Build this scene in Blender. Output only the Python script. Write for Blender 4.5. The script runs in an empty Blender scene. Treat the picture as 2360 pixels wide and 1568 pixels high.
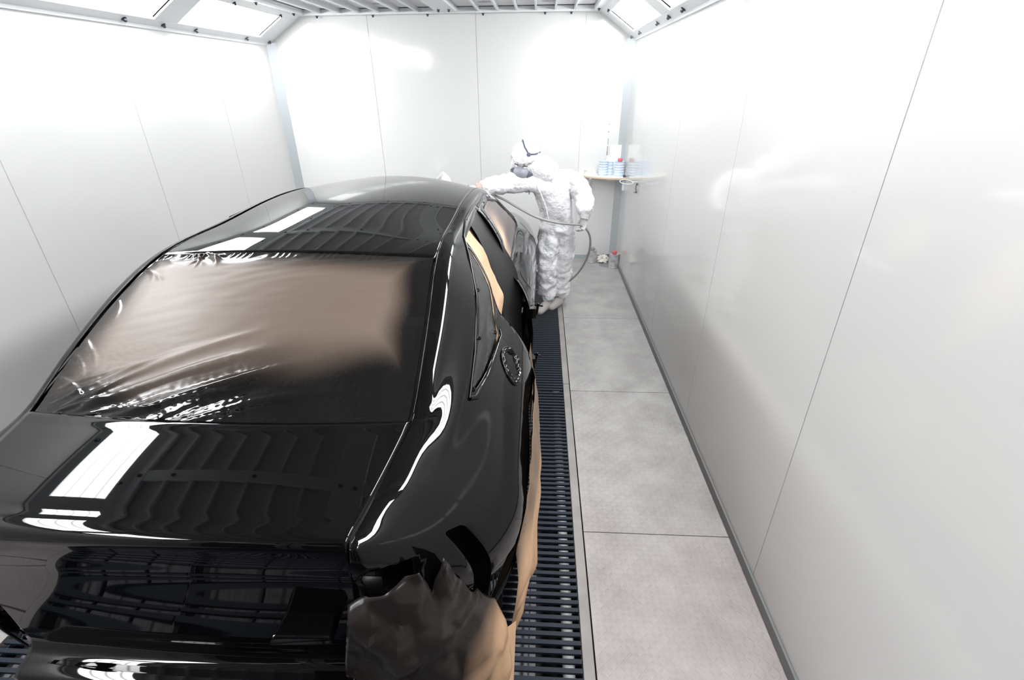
import bpy, bmesh, math, random
import numpy as np
from mathutils import Vector, Matrix, noise
random.seed(7)
PI = math.pi
scn = bpy.context.scene
COL = scn.collection

# ------------------------------------------------------------------ camera
cam_d = bpy.data.cameras.new('camera')
cam_d.sensor_width = 36.0
cam_d.lens = 1126.22 / 2360 * 36.0
cam_d.clip_start = 0.05
cam = bpy.data.objects.new('camera', cam_d)
COL.objects.link(cam)
yaw, pitch, roll = 0.05827, 0.48076, -0.00912
fw = Vector((-math.sin(yaw)*math.cos(pitch), math.cos(yaw)*math.cos(pitch), -math.sin(pitch)))
rt = Vector((math.cos(yaw), math.sin(yaw), 0)); up = rt.cross(fw)
r2 = rt*math.cos(roll) + up*math.sin(roll); u2 = up*math.cos(roll) - rt*math.sin(roll)
M = Matrix((r2, u2, -fw)).transposed().to_4x4()
M.translation = (0, 0, 1.9)
cam.matrix_world = M
scn.camera = cam

# ------------------------------------------------------------------ world, exposure
w = bpy.data.worlds.new('world'); scn.world = w; w.use_nodes = True
w.node_tree.nodes['Background'].inputs[0].default_value = (0.02, 0.021, 0.023, 1)
w.node_tree.nodes['Background'].inputs[1].default_value = 1.0
scn.view_settings.view_transform = 'Standard'
scn.view_settings.look = 'None'
scn.view_settings.exposure = 0.0
scn.view_settings.gamma = 1.0
scn.view_settings.use_curve_mapping = False
LAMP = 39.0          # radiance of the booth's light panels
HAZE = 0.042

# ------------------------------------------------------------------ materials
MATS = {}
def mat(name, col, rough=0.5, metal=0.0, spec=0.5, coat=0.0, emit=None, alpha=None, bump=None, vary=None, trans=0.0, ior=None, coat_rough=0.03):
    if name in MATS: return MATS[name]
    m = bpy.data.materials.new(name); m.use_nodes = True
    nt = m.node_tree; b = nt.nodes['Principled BSDF']
    b.inputs['Base Color'].default_value = (*col, 1)
    b.inputs['Roughness'].default_value = rough
    b.inputs['Metallic'].default_value = metal
    b.inputs['Specular IOR Level'].default_value = spec
    b.inputs['Coat Weight'].default_value = coat
    b.inputs['Coat Roughness'].default_value = coat_rough
    if ior: b.inputs['IOR'].default_value = ior
    if trans: b.inputs['Transmission Weight'].default_value = trans
    if alpha is not None: b.inputs['Alpha'].default_value = alpha
    if emit:
        b.inputs['Emission Color'].default_value = (*emit[0], 1); b.inputs['Emission Strength'].default_value = emit[1]
    if vary or bump:
        tc = nt.nodes.new('ShaderNodeTexCoord')
    if vary:      # (scale, second colour, low, high)
        n = nt.nodes.new('ShaderNodeTexNoise'); n.inputs['Scale'].default_value = vary[0]; n.inputs['Detail'].default_value = 5
        r = nt.nodes.new('ShaderNodeValToRGB'); r.color_ramp.elements[0].position = vary[2]; r.color_ramp.elements[1].position = vary[3]
        r.color_ramp.elements[0].color = (*col, 1); r.color_ramp.elements[1].color = (*vary[1], 1)
        nt.links.new(tc.outputs['Object'], n.inputs['Vector']); nt.links.new(n.outputs['Fac'], r.inputs['Fac'])
        nt.links.new(r.outputs['Color'], b.inputs['Base Color'])
    if bump:      # (scale, strength, distance)
        n = nt.nodes.new('ShaderNodeTexNoise'); n.inputs['Scale'].default_value = bump[0]; n.inputs['Detail'].default_value = 4
        bp = nt.nodes.new('ShaderNodeBump'); bp.inputs['Strength'].default_value = bump[1]; bp.inputs['Distance'].default_value = bump[2]
        nt.links.new(tc.outputs['Object'], n.inputs['Vector']); nt.links.new(n.outputs['Fac'], bp.inputs['Height'])
        nt.links.new(bp.outputs['Normal'], b.inputs['Normal'])
    MATS[name] = m
    return m

wall_m = mat('glossy white wall panel', (0.54, 0.54, 0.53), 0.10, spec=0.45, bump=(0.9, 0.12, 0.03))
wallb_m = mat('white end wall panel', (0.60, 0.60, 0.59), 0.11, spec=0.5, bump=(1.1, 0.15, 0.03))
frame_m = mat('white painted frame', (0.62, 0.64, 0.65), 0.35)
post_m = mat('galvanised corner post', (0.36, 0.39, 0.41), 0.35, metal=0.3)
base_m = mat('dark grey base trim', (0.13, 0.135, 0.135), 0.45)
filter_m = mat('ceiling filter cloth', (0.72, 0.71, 0.73), 0.9, vary=(1.3, (0.64, 0.63, 0.65), .35, .65))
groove_m = mat('panel joint', (0.48, 0.48, 0.47), 0.6)
bolt_m = mat('dark bolt', (0.03, 0.03, 0.05), 0.3, metal=0.7)
ink_m = mat('grey print', (0.30, 0.30, 0.32), 0.8)
steel_m = mat('steel curb', (0.20, 0.19, 0.18), 0.55, spec=.3, vary=(6, (0.25, 0.235, 0.225), .4, .65))
grate_m = mat('blue black grating', (0.007, 0.011, 0.019), 0.5, spec=.2, metal=0.0)
pit_m = mat('grey pit filter', (0.24, 0.235, 0.25), 0.95, bump=(60, .6, .01), vary=(40, (0.36, 0.35, 0.37), .4, .7))
pitw_m = mat('dark pit wall', (0.03, 0.03, 0.032), 0.8)
pipe_m = mat('white pipe', (0.75, 0.76, 0.76), 0.35)
black_m = mat('wet black car paint', (0.0014, 0.0015, 0.0017), 0.02, spec=0.33)
blackin_m = mat('dull black inner metal', (0.006, 0.006, 0.006), 0.38, spec=0.35)
film_dark_m = mat('overspray darkened film', (0.020, 0.022, 0.021), 0.16, spec=0.5, bump=(9, .25, .02))
kraft_m = mat('brown kraft paper', (0.42, 0.265, 0.165), 0.75, spec=0.2, vary=(3, (0.50, 0.34, 0.23), .35, .7), bump=(5, .25, .02))
kraft_p_m = mat('kraft paper with black overspray', (0.42, 0.265, 0.165), 0.45, spec=0.4, bump=(6, .3, .02))
suit_m = mat('white coverall cloth', (0.76, 0.76, 0.78), 0.7, spec=0.25, bump=(17, .8, .035))
skin_m = mat('skin', (0.52, 0.30, 0.24), 0.55)
glove_m = mat('cream latex glove', (0.66, 0.60, 0.50), 0.5)
cuff_m = mat('dusty rose glove cuff', (0.50, 0.32, 0.29), 0.6)
gloveg_m = mat('grey knit glove', (0.42, 0.41, 0.40), 0.75)
mask_m = mat('grey respirator rubber', (0.22, 0.23, 0.27), 0.45)
maskd_m = mat('dark respirator filter', (0.05, 0.06, 0.09), 0.5)
strap_m = mat('navy strap', (0.035, 0.045, 0.09), 0.6)
strapw_m = mat('pale strap', (0.62, 0.62, 0.58), 0.6)
shoe_m = mat('dusty shoe cover', (0.36, 0.33, 0.31), 0.7)
hose_m = mat('grey rubber hose', (0.22, 0.22, 0.21), 0.45)
cup_m = mat('translucent white cup', (0.72, 0.72, 0.74), 0.35)
cuplid_m = mat('grey cup lid', (0.40, 0.40, 0.41), 0.45)
chrome_m = mat('chrome', (0.7, 0.7, 0.72), 0.15, metal=1.0)
ply_m = mat('plywood shelf', (0.55, 0.42, 0.28), 0.6)
shelf_m = mat('white laminate', (0.76, 0.75, 0.73), 0.4)
tin_m = mat('scuffed tin', (0.55, 0.56, 0.57), 0.35, metal=0.45, vary=(22, (0.30, 0.30, 0.31), .45, .7))
bluetin_m = mat('pale blue plastic', (0.42, 0.54, 0.72), 0.4)
bluel_m = mat('light blue stripe', (0.74, 0.80, 0.86), 0.4)
red_m = mat('red cap', (0.48, 0.05, 0.07), 0.4)
paperw_m = mat('white paper', (0.82, 0.82, 0.80), 0.8)
rag_m = mat('crumpled white paper', (0.72, 0.68, 0.62), 0.85, vary=(18, (0.45, 0.40, 0.35), .5, .75))
tyre_m = mat('tyre rubber', (0.02, 0.02, 0.02), 0.8)
rim_m = mat('alloy rim', (0.4, 0.4, 0.42), 0.3, metal=0.9)
glass_m = mat('dark glass', (0.005, 0.005, 0.006), 0.04)
stain_m = mat('dried paint puddle', (0.06, 0.06, 0.065), 0.3)
door_m = mat('grey booth door', (0.10, 0.10, 0.105), 0.4)

def floor_mat():
    m = bpy.data.materials.new('galvanised tread plate'); m.use_nodes = True
    nt = m.node_tree; N = nt.nodes; L = nt.links; b = N['Principled BSDF']
    b.inputs['Roughness'].default_value = 0.52; b.inputs['Metallic'].default_value = 0.0
    b.inputs['Specular IOR Level'].default_value = 0.4
    tc = N.new('ShaderNodeTexCoord')
    n1 = N.new('ShaderNodeTexNoise'); n1.inputs['Scale'].default_value = 4.5; n1.inputs['Detail'].default_value = 12; n1.inputs['Roughness'].default_value = .68
    L.new(tc.outputs['Object'], n1.inputs['Vector'])
    r = N.new('ShaderNodeValToRGB'); r.color_ramp.elements[0].position = .3; r.color_ramp.elements[1].position = .72
    r.color_ramp.elements[0].color = (0.20, 0.192, 0.185, 1); r.color_ramp.elements[1].color = (0.34, 0.33, 0.318, 1)
    L.new(n1.outputs['Fac'], r.inputs['Fac'])
    # small dark specks and drips
    n2 = N.new('ShaderNodeTexNoise'); n2.inputs['Scale'].default_value = 11; n2.inputs['Detail'].default_value = 8
    L.new(tc.outputs['Object'], n2.inputs['Vector'])
    r2_ = N.new('ShaderNodeValToRGB'); r2_.color_ramp.elements[0].position = .70; r2_.color_ramp.elements[1].position = .78
    L.new(n2.outputs['Fac'], r2_.inputs['Fac'])
    mx = N.new('ShaderNodeMix'); mx.data_type = 'RGBA'; mx.inputs[7].default_value = (0.17, 0.165, 0.16, 1)
    L.new(r2_.outputs['Color'], mx.inputs[0]); L.new(r.outputs['Color'], mx.inputs[6])
    # reddish primer dust, strongest on the near plates
    n3 = N.new('ShaderNodeTexNoise'); n3.inputs['Scale'].default_value = 1.6; n3.inputs['Detail'].default_value = 5
    L.new(tc.outputs['Object'], n3.inputs['Vector'])
    sx = N.new('ShaderNodeSeparateXYZ'); L.new(tc.outputs['Object'], sx.inputs[0])
    mr = N.new('ShaderNodeMapRange'); mr.inputs[1].default_value = 0.9; mr.inputs[2].default_value = 2.4; mr.inputs[3].default_value = 0.75; mr.inputs[4].default_value = 0.0
    L.new(sx.outputs['Y'], mr.inputs[0])
    mu = N.new('ShaderNodeMath'); mu.operation = 'MULTIPLY'; L.new(n3.outputs['Fac'], mu.inputs[0]); L.new(mr.outputs[0], mu.inputs[1])
    mx2 = N.new('ShaderNodeMix'); mx2.data_type = 'RGBA'; mx2.inputs[7].default_value = (0.28, 0.205, 0.21, 1)
    L.new(mu.outputs[0], mx2.inputs[0]); L.new(mx.outputs[2], mx2.inputs[6])
    L.new(mx2.outputs[2], b.inputs['Base Color'])
    # tread bars: two families of short diagonal lozenges
    def bars(ang, off):
        mp = N.new('ShaderNodeMapping'); mp.inputs['Rotation'].default_value = (0, 0, ang); mp.inputs['Location'].default_value = off
        mp.inputs['Scale'].default_value = (27, 27, 27)
        L.new(tc.outputs['Object'], mp.inputs['Vector'])
        s = N.new('ShaderNodeSeparateXYZ'); L.new(mp.outputs[0], s.inputs[0])
        def cell(o, mul, wd):
            f = N.new('ShaderNodeMath'); f.operation = 'FRACT'
            q = N.new('ShaderNodeMath'); q.operation = 'MULTIPLY'; q.inputs[1].default_value = mul
            L.new(s.outputs[o], q.inputs[0]); L.new(q.outputs[0], f.inputs[0])
            d = N.new('ShaderNodeMath'); d.operation = 'SUBTRACT'; d.inputs[1].default_value = .5; L.new(f.outputs[0], d.inputs[0])
            a = N.new('ShaderNodeMath'); a.operation = 'ABSOLUTE'; L.new(d.outputs[0], a.inputs[0])
            k = N.new('ShaderNodeMapRange'); k.inputs[1].default_value = wd; k.inputs[2].default_value = wd*.45; k.inputs[3].default_value = 0; k.inputs[4].default_value = 1
            L.new(a.outputs[0], k.inputs[0]); return k
        a_, b_ = cell('X', 1.0, .38), cell('Y', 1.0, .14)
        m_ = N.new('ShaderNodeMath'); m_.operation = 'MULTIPLY'; L.new(a_.outputs[0], m_.inputs[0]); L.new(b_.outputs[0], m_.inputs[1]); return m_
    b1 = bars(PI/4, (0, 0, 0)); b2 = bars(-PI/4, (.5, .5, 0))
    mxm = N.new('ShaderNodeMath'); mxm.operation = 'MAXIMUM'; L.new(b1.outputs[0], mxm.inputs[0]); L.new(b2.outputs[0], mxm.inputs[1])
    bp = N.new('ShaderNodeBump'); bp.inputs['Strength'].default_value = 0.5; bp.inputs['Distance'].default_value = 0.0025
    L.new(mxm.outputs[0], bp.inputs['Height']); L.new(bp.outputs['Normal'], b.inputs['Normal'])
    return m
floor_m = floor_mat()

def lamp_mat():
    m = bpy.data.materials.new('lit lamp diffuser'); m.use_nodes = True
    nt = m.node_tree; N = nt.nodes; L = nt.links
    for n in list(N): N.remove(n)
    out = N.new('ShaderNodeOutputMaterial'); e = N.new('ShaderNodeEmission'); e.inputs[0].default_value = (0.97, 0.985, 1.0, 1)
    uv = N.new('ShaderNodeUVMap'); s = N.new('ShaderNodeSeparateXYZ'); L.new(uv.outputs[0], s.inputs[0])
    q = N.new('ShaderNodeMath'); q.operation = 'MULTIPLY'; q.inputs[1].default_value = 4; L.new(s.outputs['Y'], q.inputs[0])
    f = N.new('ShaderNodeMath'); f.operation = 'FRACT'; L.new(q.outputs[0], f.inputs[0])
    d = N.new('ShaderNodeMath'); d.operation = 'SUBTRACT'; d.inputs[1].default_value = .5; L.new(f.outputs[0], d.inputs[0])
    a = N.new('ShaderNodeMath'); a.operation = 'ABSOLUTE'; L.new(d.outputs[0], a.inputs[0])
    k = N.new('ShaderNodeMapRange'); k.inputs[1].default_value = .30; k.inputs[2].default_value = .5; k.inputs[3].default_value = LAMP*1.15; k.inputs[4].default_value = LAMP*.35
    L.new(a.outputs[0], k.inputs[0]); L.new(k.outputs[0], e.inputs[1]); L.new(e.outputs[0], out.inputs[0])
    return m
lamp_m = lamp_mat()

# ------------------------------------------------------------------ helpers
def tag(o, label=None, cat=None, group=None, kind=None):
    if label: o['label'] = label
    if cat: o['category'] = cat
    if group: o['group'] = group
    if kind: o['kind'] = kind
    return o
def link(name, me, parent=None):
    o = bpy.data.objects.new(name, me); COL.objects.link(o)
    if parent: o.parent = parent
    return o
def empty(name, loc, label=None, cat=None, group=None):
    o = bpy.data.objects.new(name, None); COL.objects.link(o); o.location = loc; o.empty_display_size = .1
    tag(o, label, cat, group); return o
def sstep(a, c, x): t = max(0, min(1, (x-a)/(c-a))); return t*t*(3-2*t)
class MB:
    """collects geometry in world coordinates"""
    def __init__(s): s.v = []; s.f = []; s.mi = []; s.uv = {}
    def add(s, vs, fs, m=0):
        o = len(s.v); s.v += [tuple(v) for v in vs]
        for f in fs: s.f.append(tuple(i+o for i in f)); s.mi.append(m)
    def box(s, a, b, m=0):
        x0, y0, z0 = [min(a[i], b[i]) for i in range(3)]; x1, y1, z1 = [max(a[i], b[i]) for i in range(3)]
        s.add([(x0,y0,z0),(x1,y0,z0),(x1,y1,z0),(x0,y1,z0),(x0,y0,z1),(x1,y0,z1),(x1,y1,z1),(x0,y1,z1)],
              [(0,3,2,1),(4,5,6,7),(0,1,5,4),(1,2,6,5),(2,3,7,6),(3,0,4,7)], m)
    def obox(s, c, ax, ay, az, m=0):
        c, ax, ay, az = Vector(c), Vector(ax), Vector(ay), Vector(az)
        P = [c+sx*ax+sy*ay+sz*az for sz in (-1,1) for sx,sy in ((-1,-1),(1,-1),(1,1),(-1,1))]
        s.add(P, [(0,3,2,1),(4,5,6,7),(0,1,5,4),(1,2,6,5),(2,3,7,6),(3,0,4,7)], m)
    def tube(s, pts, r, n=10, m=0, cap=True):
        pts = [Vector(p) for p in pts]; k = len(pts); rr = r if isinstance(r, (list, tuple)) else [r]*k
        vs = []; pn = None
        for i, p in enumerate(pts):
            d = (pts[min(i+1, k-1)]-pts[max(i-1, 0)]).normalized()
            if pn is None: a = d.cross(Vector((0,0,1))); a = a if a.length > 1e-3 else d.cross(Vector((1,0,0)))
            else: a = pn - d*pn.dot(d)
            a.normalize(); pn = a; b = d.cross(a)
            for j in range(n):
                t = 2*PI*j/n; vs.append(p + (a*math.cos(t)+b*math.sin(t))*rr[i])
        fs = [(i*n+j, i*n+(j+1)%n, (i+1)*n+(j+1)%n, (i+1)*n+j) for i in range(k-1) for j in range(n)]
        if cap: fs += [tuple(reversed(range(n))), tuple((k-1)*n+j for j in range(n))]
        s.add(vs, fs, m)
    def lathe(s, c, prof, n=32, axis=(0,0,1), m=0):
        c = Vector(c); ax = Vector(axis).normalized(); a = ax.orthogonal().normalized(); b = ax.cross(a)
        vs = []
        for (r, h) in prof:
            for j in range(n):
                t = 2*PI*j/n; vs.append(c+ax*h+(a*math.cos(t)+b*math.sin(t))*max(r, 1e-5))
        k = len(prof)
        s.add(vs, [(i*n+j, i*n+(j+1)%n, (i+1)*n+(j+1)%n, (i+1)*n+j) for i in range(k-1) for j in range(n)], m)
    def grid(s, fn, nu, nv, m=0):
        vs = [fn(i/nu, j/nv) for j in range(nv+1) for i in range(nu+1)]
        s.add(vs, [(j*(nu+1)+i, j*(nu+1)+i+1, (j+1)*(nu+1)+i+1, (j+1)*(nu+1)+i) for j in range(nv) for i in range(nu)], m)
    def build(s, name, mats, parent=None, smooth=None, solid=None, bevel=None, off=-1, sub=0, weld=False):
        me = bpy.data.meshes.new(name)
        inv = parent_inv(parent)
        me.from_pydata([inv @ Vector(v) for v in s.v], [], s.f)
        if not isinstance(mats, (list, tuple)): mats = [mats]
        for mm in mats: me.materials.append(mm)
        me.polygons.foreach_set('material_index', s.mi)
        bm = bmesh.new(); bm.from_mesh(me)
        if weld: bmesh.ops.remove_doubles(bm, verts=bm.verts, dist=1e-5)
        bm.to_mesh(me); bm.free()
        if smooth is not None:
            me.shade_smooth()
            if smooth < 180: me.set_sharp_from_angle(angle=math.radians(smooth))
        o = link(name, me, parent)
        if sub:
            md = o.modifiers.new('sub', 'SUBSURF'); md.levels = sub; md.render_levels = sub
        if solid:
            md = o.modifiers.new('solid', 'SOLIDIFY'); md.thickness = solid; md.offset = off
        if bevel:
            md = o.modifiers.new('bevel', 'BEVEL'); md.width = bevel; md.segments = 2; md.limit_method = 'ANGLE'
        return o
def parent_inv(p):
    T = Matrix.Identity(4)
    while p is not None:
        T = p.matrix_basis @ T if True else T
        p = p.parent
    return T.inverted()
def crom(ts, vs, t):
    n = len(ts)
    if t <= ts[0]: return vs[0]
    if t >= ts[-1]: return vs[-1]
    i = 0
    while ts[i+1] < t: i += 1
    def tan(k):
        if k == 0: return (vs[1]-vs[0])/(ts[1]-ts[0])
        if k == n-1: return (vs[-1]-vs[-2])/(ts[-1]-ts[-2])
        h0, h1 = ts[k]-ts[k-1], ts[k+1]-ts[k]
        return ((vs[k]-vs[k-1])/h0*h1 + (vs[k+1]-vs[k])/h1*h0)/(h0+h1)
    h = ts[i+1]-ts[i]; u = (t-ts[i])/h
    return (2*u**3-3*u*u+1)*vs[i] + (u**3-2*u*u+u)*h*tan(i) + (3*u*u-2*u**3)*vs[i+1] + (u**3-u*u)*h*tan(i+1)
def smooth_path(pts, n=8):
    pts = [Vector(p) for p in pts]; ts = [0]
    for a, b in zip(pts, pts[1:]): ts.append(ts[-1]+(b-a).length)
    N = (len(pts)-1)*n
    return [crom(ts, pts, ts[-1]*i/N) for i in range(N+1)]

# ------------------------------------------------------------------ booth
XR, XL, YB, YN, ZT, ZC = 0.930, -2.876, 5.864, -2.0, 2.314, 2.551
XCR, XCL = 0.582, -2.499
def struct(name, mb, m, parent=None, **k):
    o = mb.build(name, m, parent, **k)
    if parent is None: o['kind'] = 'structure'
    return o
g = 0.0025
def wall_x(name, x, sgn, seams, m):
    b = MB(); ys = [YN]+seams+[YB]
    for a, c in zip(ys, ys[1:]):
        b.box((x, a+g, -0.02), (x+sgn*.05, c-g, ZT+.02))
    for s_ in seams: b.box((x+sgn*.003, s_-.006, -0.02), (x+sgn*.052, s_+.006, ZT+.02), 1)
    return struct(name, b, [m, groove_m])
wall_x('wall_right', XR, 1, [.31, 1.426, 2.53, 3.64, 4.75], wall_m)
wall_x('wall_left', XL, -1, [.4, 1.5, 2.6, 3.69, 4.78], wall_m)
b = MB(); xs = [XL-.05, -1.8005, -.682, .431, XR+.05]
for a, c in zip(xs, xs[1:]): b.box((a+g, YB, -.02), (c-g, YB+.05, ZC+.05))
for s_ in xs[1:-1]: b.box((s_-.006, YB+.003, -.02), (s_+.006, YB+.052, ZC+.05), 1)
wall_b = struct('wall_back', b, [wallb_m, groove_m])
# near end of the booth: door leaves with dark panes, behind the camera
b = MB(); b.box((XL-.05, YN-.05, -.02), (XR+.05, YN, ZC+.05)); struct('wall_front', b, mat('grey end wall', (.25,.25,.26), .5))
for k, (x0, x1) in enumerate([(-2.5, -1.55), (-1.53, -.58), (-.56, .42)]):
    b = MB(); b.box((x0, YN, 0.03), (x1, YN+.05, 2.25)); d = struct('door_%d' % (k+1), b, door_m, bevel=.004)
    b = MB(); b.box((x0+.12, YN+.05, .25), (x1-.12, YN+.056, 2.1)); b.build('pane', glass_m, d)
    b = MB(); b.box((x1-.09, YN+.05, 1.0), (x1-.03, YN+.09, 1.16)); b.build('door_handle', chrome_m, d, bevel=.004)

# ceiling: two rows of filter bays between the longitudinal ribs
b = MB(); b.box((XCL-.02, YN, ZC+.045), (XCR+.02, YB, ZC+.09)); struct('ceiling', b, filter_m)
nb = 0
def trim(mb, m=frame_m, **k):
    global nb; nb += 1
    return struct('trim_%d' % nb, mb, m, **k)
ribs = [-2.499+.06+i*(1.389-.0)/7 for i in range(1, 7)] + [-.83+i*(1.33)/7 for i in range(1, 7)]
bays = [-2.0, .23, 1.58, 2.93, 4.28, 5.70]
b = MB()
for x in ribs: b.box((x-.009, YN, ZC+.002), (x+.009, YB, ZC+.05))
struct('trim_ribs', b, frame_m).name = 'trim_20'
b = MB(); b.box((-1.05, YN, ZC-.006), (-.85, YB, ZC+.04)); t_mid = trim(b, bevel=.003)
b = MB(); b.box((XCL-.01, YB-.10, ZC-.010), (XCR+.01, YB, ZC+.04)); t_back = trim(b, bevel=.003)
b = MB()
for y in bays[1:-1]: b.box((XCL, y-.05, ZC-.004), (XCR, y+.05, ZC+.04))
t_cross = trim(b, bevel=.003)
b = MB(); b.box((XCL-.005, YN, ZC-.008), (XCL+.085, YB-.1, ZC+.04)); t_cl = trim(b, bevel=.003)
b = MB(); b.box((XCR-.085, YN, ZC-.008), (XCR+.005, YB-.1, ZC+.04)); t_cr = trim(b, bevel=.003)
# dark lining strips where filters meet the frames
def bolt(p, nrm, parent, s=1.0):
    b = MB(); b.lathe(p, [(0,.020*s),(.007*s,.019*s),(.010*s,.014*s),(.010*s,.006*s),(.016*s,.004*s),(.016*s,0)], 12, nrm)
    b.build('bolt', bolt_m, parent, smooth=40)
for x in (-2.30, -1.72, -1.18+.02, -.60, .02, .28): bolt((x, YB-.045, ZC-.010), (0,0,-1), t_back, 1.0)
for y in (5.55, 4.28, 2.93, 1.58):
    for x in (-1.0, -.90): bolt((x, y, ZC-.006), (0,0,-1), t_mid)
for y in (5.62, 4.9, 4.28, 3.6, 2.93, 2.3, 1.58, .9):
    bolt((XCL+.05, y, ZC-.008), (0,0,-1), t_cl); bolt((XCR-.05, y, ZC-.008), (0,0,-1), t_cr)
for y in bays[1:-1]:
    for x in (-2.2, -1.6, -.4, .2): bolt((x, y, ZC-.004), (0,0,-1), t_cross)
# printed marks on the filter cloth
for (x, y) in ((-2.13, 5.50), (-1.55, 5.50), (-.55, 5.50), (.05, 5.52)):
    b = MB()
    for i, wd in enumerate((.006, .003, .008, .004, .006, .003, .007)):
        b.box((x-.045+i*.014, y-.025, ZC+.0435), (x-.045+i*.014+wd, y+.025, ZC+.0445))
    b.box((x-.06, y-.035, ZC+.0435), (x+.06, y-.032, ZC+.0445)); b.box((x-.06, y+.032, ZC+.0435), (x+.06, y+.035, ZC+.0445))
    b.box((x-.063, y-.035, ZC+.0435), (x-.06, y+.035, ZC+.0445)); b.box((x+.06, y-.035, ZC+.0435), (x+.063, y+.035, ZC+.0445))
    o = b.build('trim_label', ink_m); nb += 1; o.name = 'trim_%d' % nb; o['kind'] = 'structure'

# sloped light coves left and right
PY = [(4.32, 5.56), (2.84, 4.06), (1.36, 2.58), (-.12, 1.10), (-1.60, -.38)]  # last panel of each cove is added unseen behind the camera for near-end light
def cove(xa, za, xb, zb, side):
    """a: wall edge, b: ceiling edge"""
    A, B = Vector((xa, 0, za)), Vector((xb, 0, zb)); d = (B-A); Lw = d.length; d.normalize()
    n = Vector((d.z, 0, -d.x)); n = n if n.z < 0 else -n      # into the booth
    def P(s, y, h=0): return A + d*s + n*h + Vector((0, y, 0))
    s0, s1 = .075, Lw-.065
    b = MB()
    def strip(sa, sb, ya, yb, th=.012):
        c = (P(sa, ya)+P(sb, yb))/2; b.obox(c, d*(sb-sa)/2, (0, (yb-ya)/2, 0), n*th)
    strip(-.01, s0, YN, YB); strip(s1, Lw+.01, YN, YB)
    ys = [YB] + [v for p in PY for v in (p[1], p[0])] + [YN]
    for i in range(0, len(ys), 2): strip(s0, s1, ys[i+1], ys[i])
    # drip lip along the wall
    c = (P(0, YN)+P(0, YB))/2; b.obox(c+Vector((0,0,-.012)), (.012,0,0), (0,(YB-YN)/2,0), (0,0,.016))
    t = trim(b, bevel=.003)
    for y in (5.80, 5.36, 4.58, 4.19, 3.80, 2.71, 1.9, 1.2):
        bolt(P(.035, y, .012), n, t, 1.15)
    for y in (5.50, 4.70, 3.95, 2.9, 1.5): bolt(P(s1+.02, y, .012), n, t, 1.0)
    names = ['farthest', 'second farthest', 'third farthest', 'second nearest', 'nearest']
    for k, (ya, yb) in enumerate(PY):
        root = empty('ceiling_light', P((s0+s1)/2, (ya+yb)/2), 'bright fluorescent light panel in the sloped cove above the %s wall, the %s' % (side, names[k]), 'light', 'cove lights above the %s wall' % side)
        m = MB()
        vs = [P(s0-.02, ya-.02, -.035), P(s0-.02, yb+.02, -.035), P(s1+.02, yb+.02, -.035), P(s1+.02, ya-.02, -.035)]
        f = (0,1,2,3)
        nn = (vs[1]-vs[0]).cross(vs[2]-vs[0])
        m.add(vs, [f if nn.dot(n) > 0 else (3,2,1,0)])
        o = m.build('diffuser', lamp_m, root)
        uvl = o.data.uv_layers.new(name='UVMap'); uvs = {0:(0,0), 1:(1,0), 2:(1,1), 3:(0,1)}
        for lp in o.data.loops: uvl.data[lp.index].uv = uvs[lp.vertex_index]
        m = MB()
        for (sa, sb, y0, y1) in ((s0-.012, s0, ya, yb), (s1, s1+.012, ya, yb), (s0, s1, ya-.012, ya), (s0, s1, yb, yb+.012)):
            c = (P(sa, y0, -.018)+P(sb, y1, -.018))/2; m.obox(c, d*(sb-sa)/2, (0, (y1-y0)/2, 0), n*.018)
        m.build('bezel', frame_m, root)
cove(XL, ZT, XCL, ZC, 'left'); cove(XR, ZT, XCR, ZC, 'right')
# corner posts and base trims
b = MB(); b.obox((XR-.028, YB-.028, ZT/2), (.042, -.042, 0), (.008, .008, 0), (0, 0, ZT/2)); trim(b, post_m)
b = MB(); b.obox((XL+.028, YB-.028, ZT/2), (.042, .042, 0), (-.008, .008, 0), (0, 0, ZT/2)); trim(b, post_m)
b = MB(); b.box((XR-.012, YN, 0), (XR, YB, .055)); struct('baseboard_right', b, base_m, bevel=.003)
b = MB(); b.box((XL, YN, 0), (XL+.012, YB, .055)); struct('baseboard_left', b, base_m, bevel=.003)
b = MB(); b.box((XL, YB-.012, 0), (XR, YB, .05)); struct('baseboard_back', b, post_m, bevel=.003)

# floor plates (right walkway, left walkway, centre under the car), pits, gratings
XG, XC_ = .2357, .1897
SE = [5.30, 4.098, 2.886, 1.666, .45, -.76]
b = MB()
def plates(x0, x1):
    ys = [YB]+SE[1:]+[YN]
    for a, c in zip(ys, ys[1:]): b.box((x0+g, c+g, -.02), (x1-g*0, a-g, 0))
    b.box((x0, YN, -.04), (x1, YB, -.021), 1)
plates(XG, XR); plates(XL, -2.1)
b.box((XL, 5.35, -.02), (XR, YB, -.0005))
struct('floor', b, [floor_m, pitw_m])
for (x0, x1) in ((XC_, XG-.004), (-2.096, -2.05)):
    b = MB()
    for (y0, y1) in ((YN, 2.965), (2.97, 5.35)): b.box((x0, y0, -.05), (x1, y1, .004))
    trim(b, steel_m, bevel=.002)
b = MB(); b.box((-2.1, YN, -.42), (XC_, 5.35, -.40))
for x in (XC_+.001, -2.098): b.box((x, YN, -.42), (x+.002, 5.35, -.02))
trim(b, pitw_m)
for (xa, xb_) in ((-2.05, .015),):
    b = MB(); b.box((xa, YN, -.14), (xb_, 5.35, -.10)); o = trim(b, pit_m)
b = MB(); b.tube([(.142, YN, -.075), (.142, 5.3, -.075)], .024, 12); trim(b, pipe_m, smooth=60)
names = ['farthest', 'second farthest', 'second nearest', 'nearest']
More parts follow.
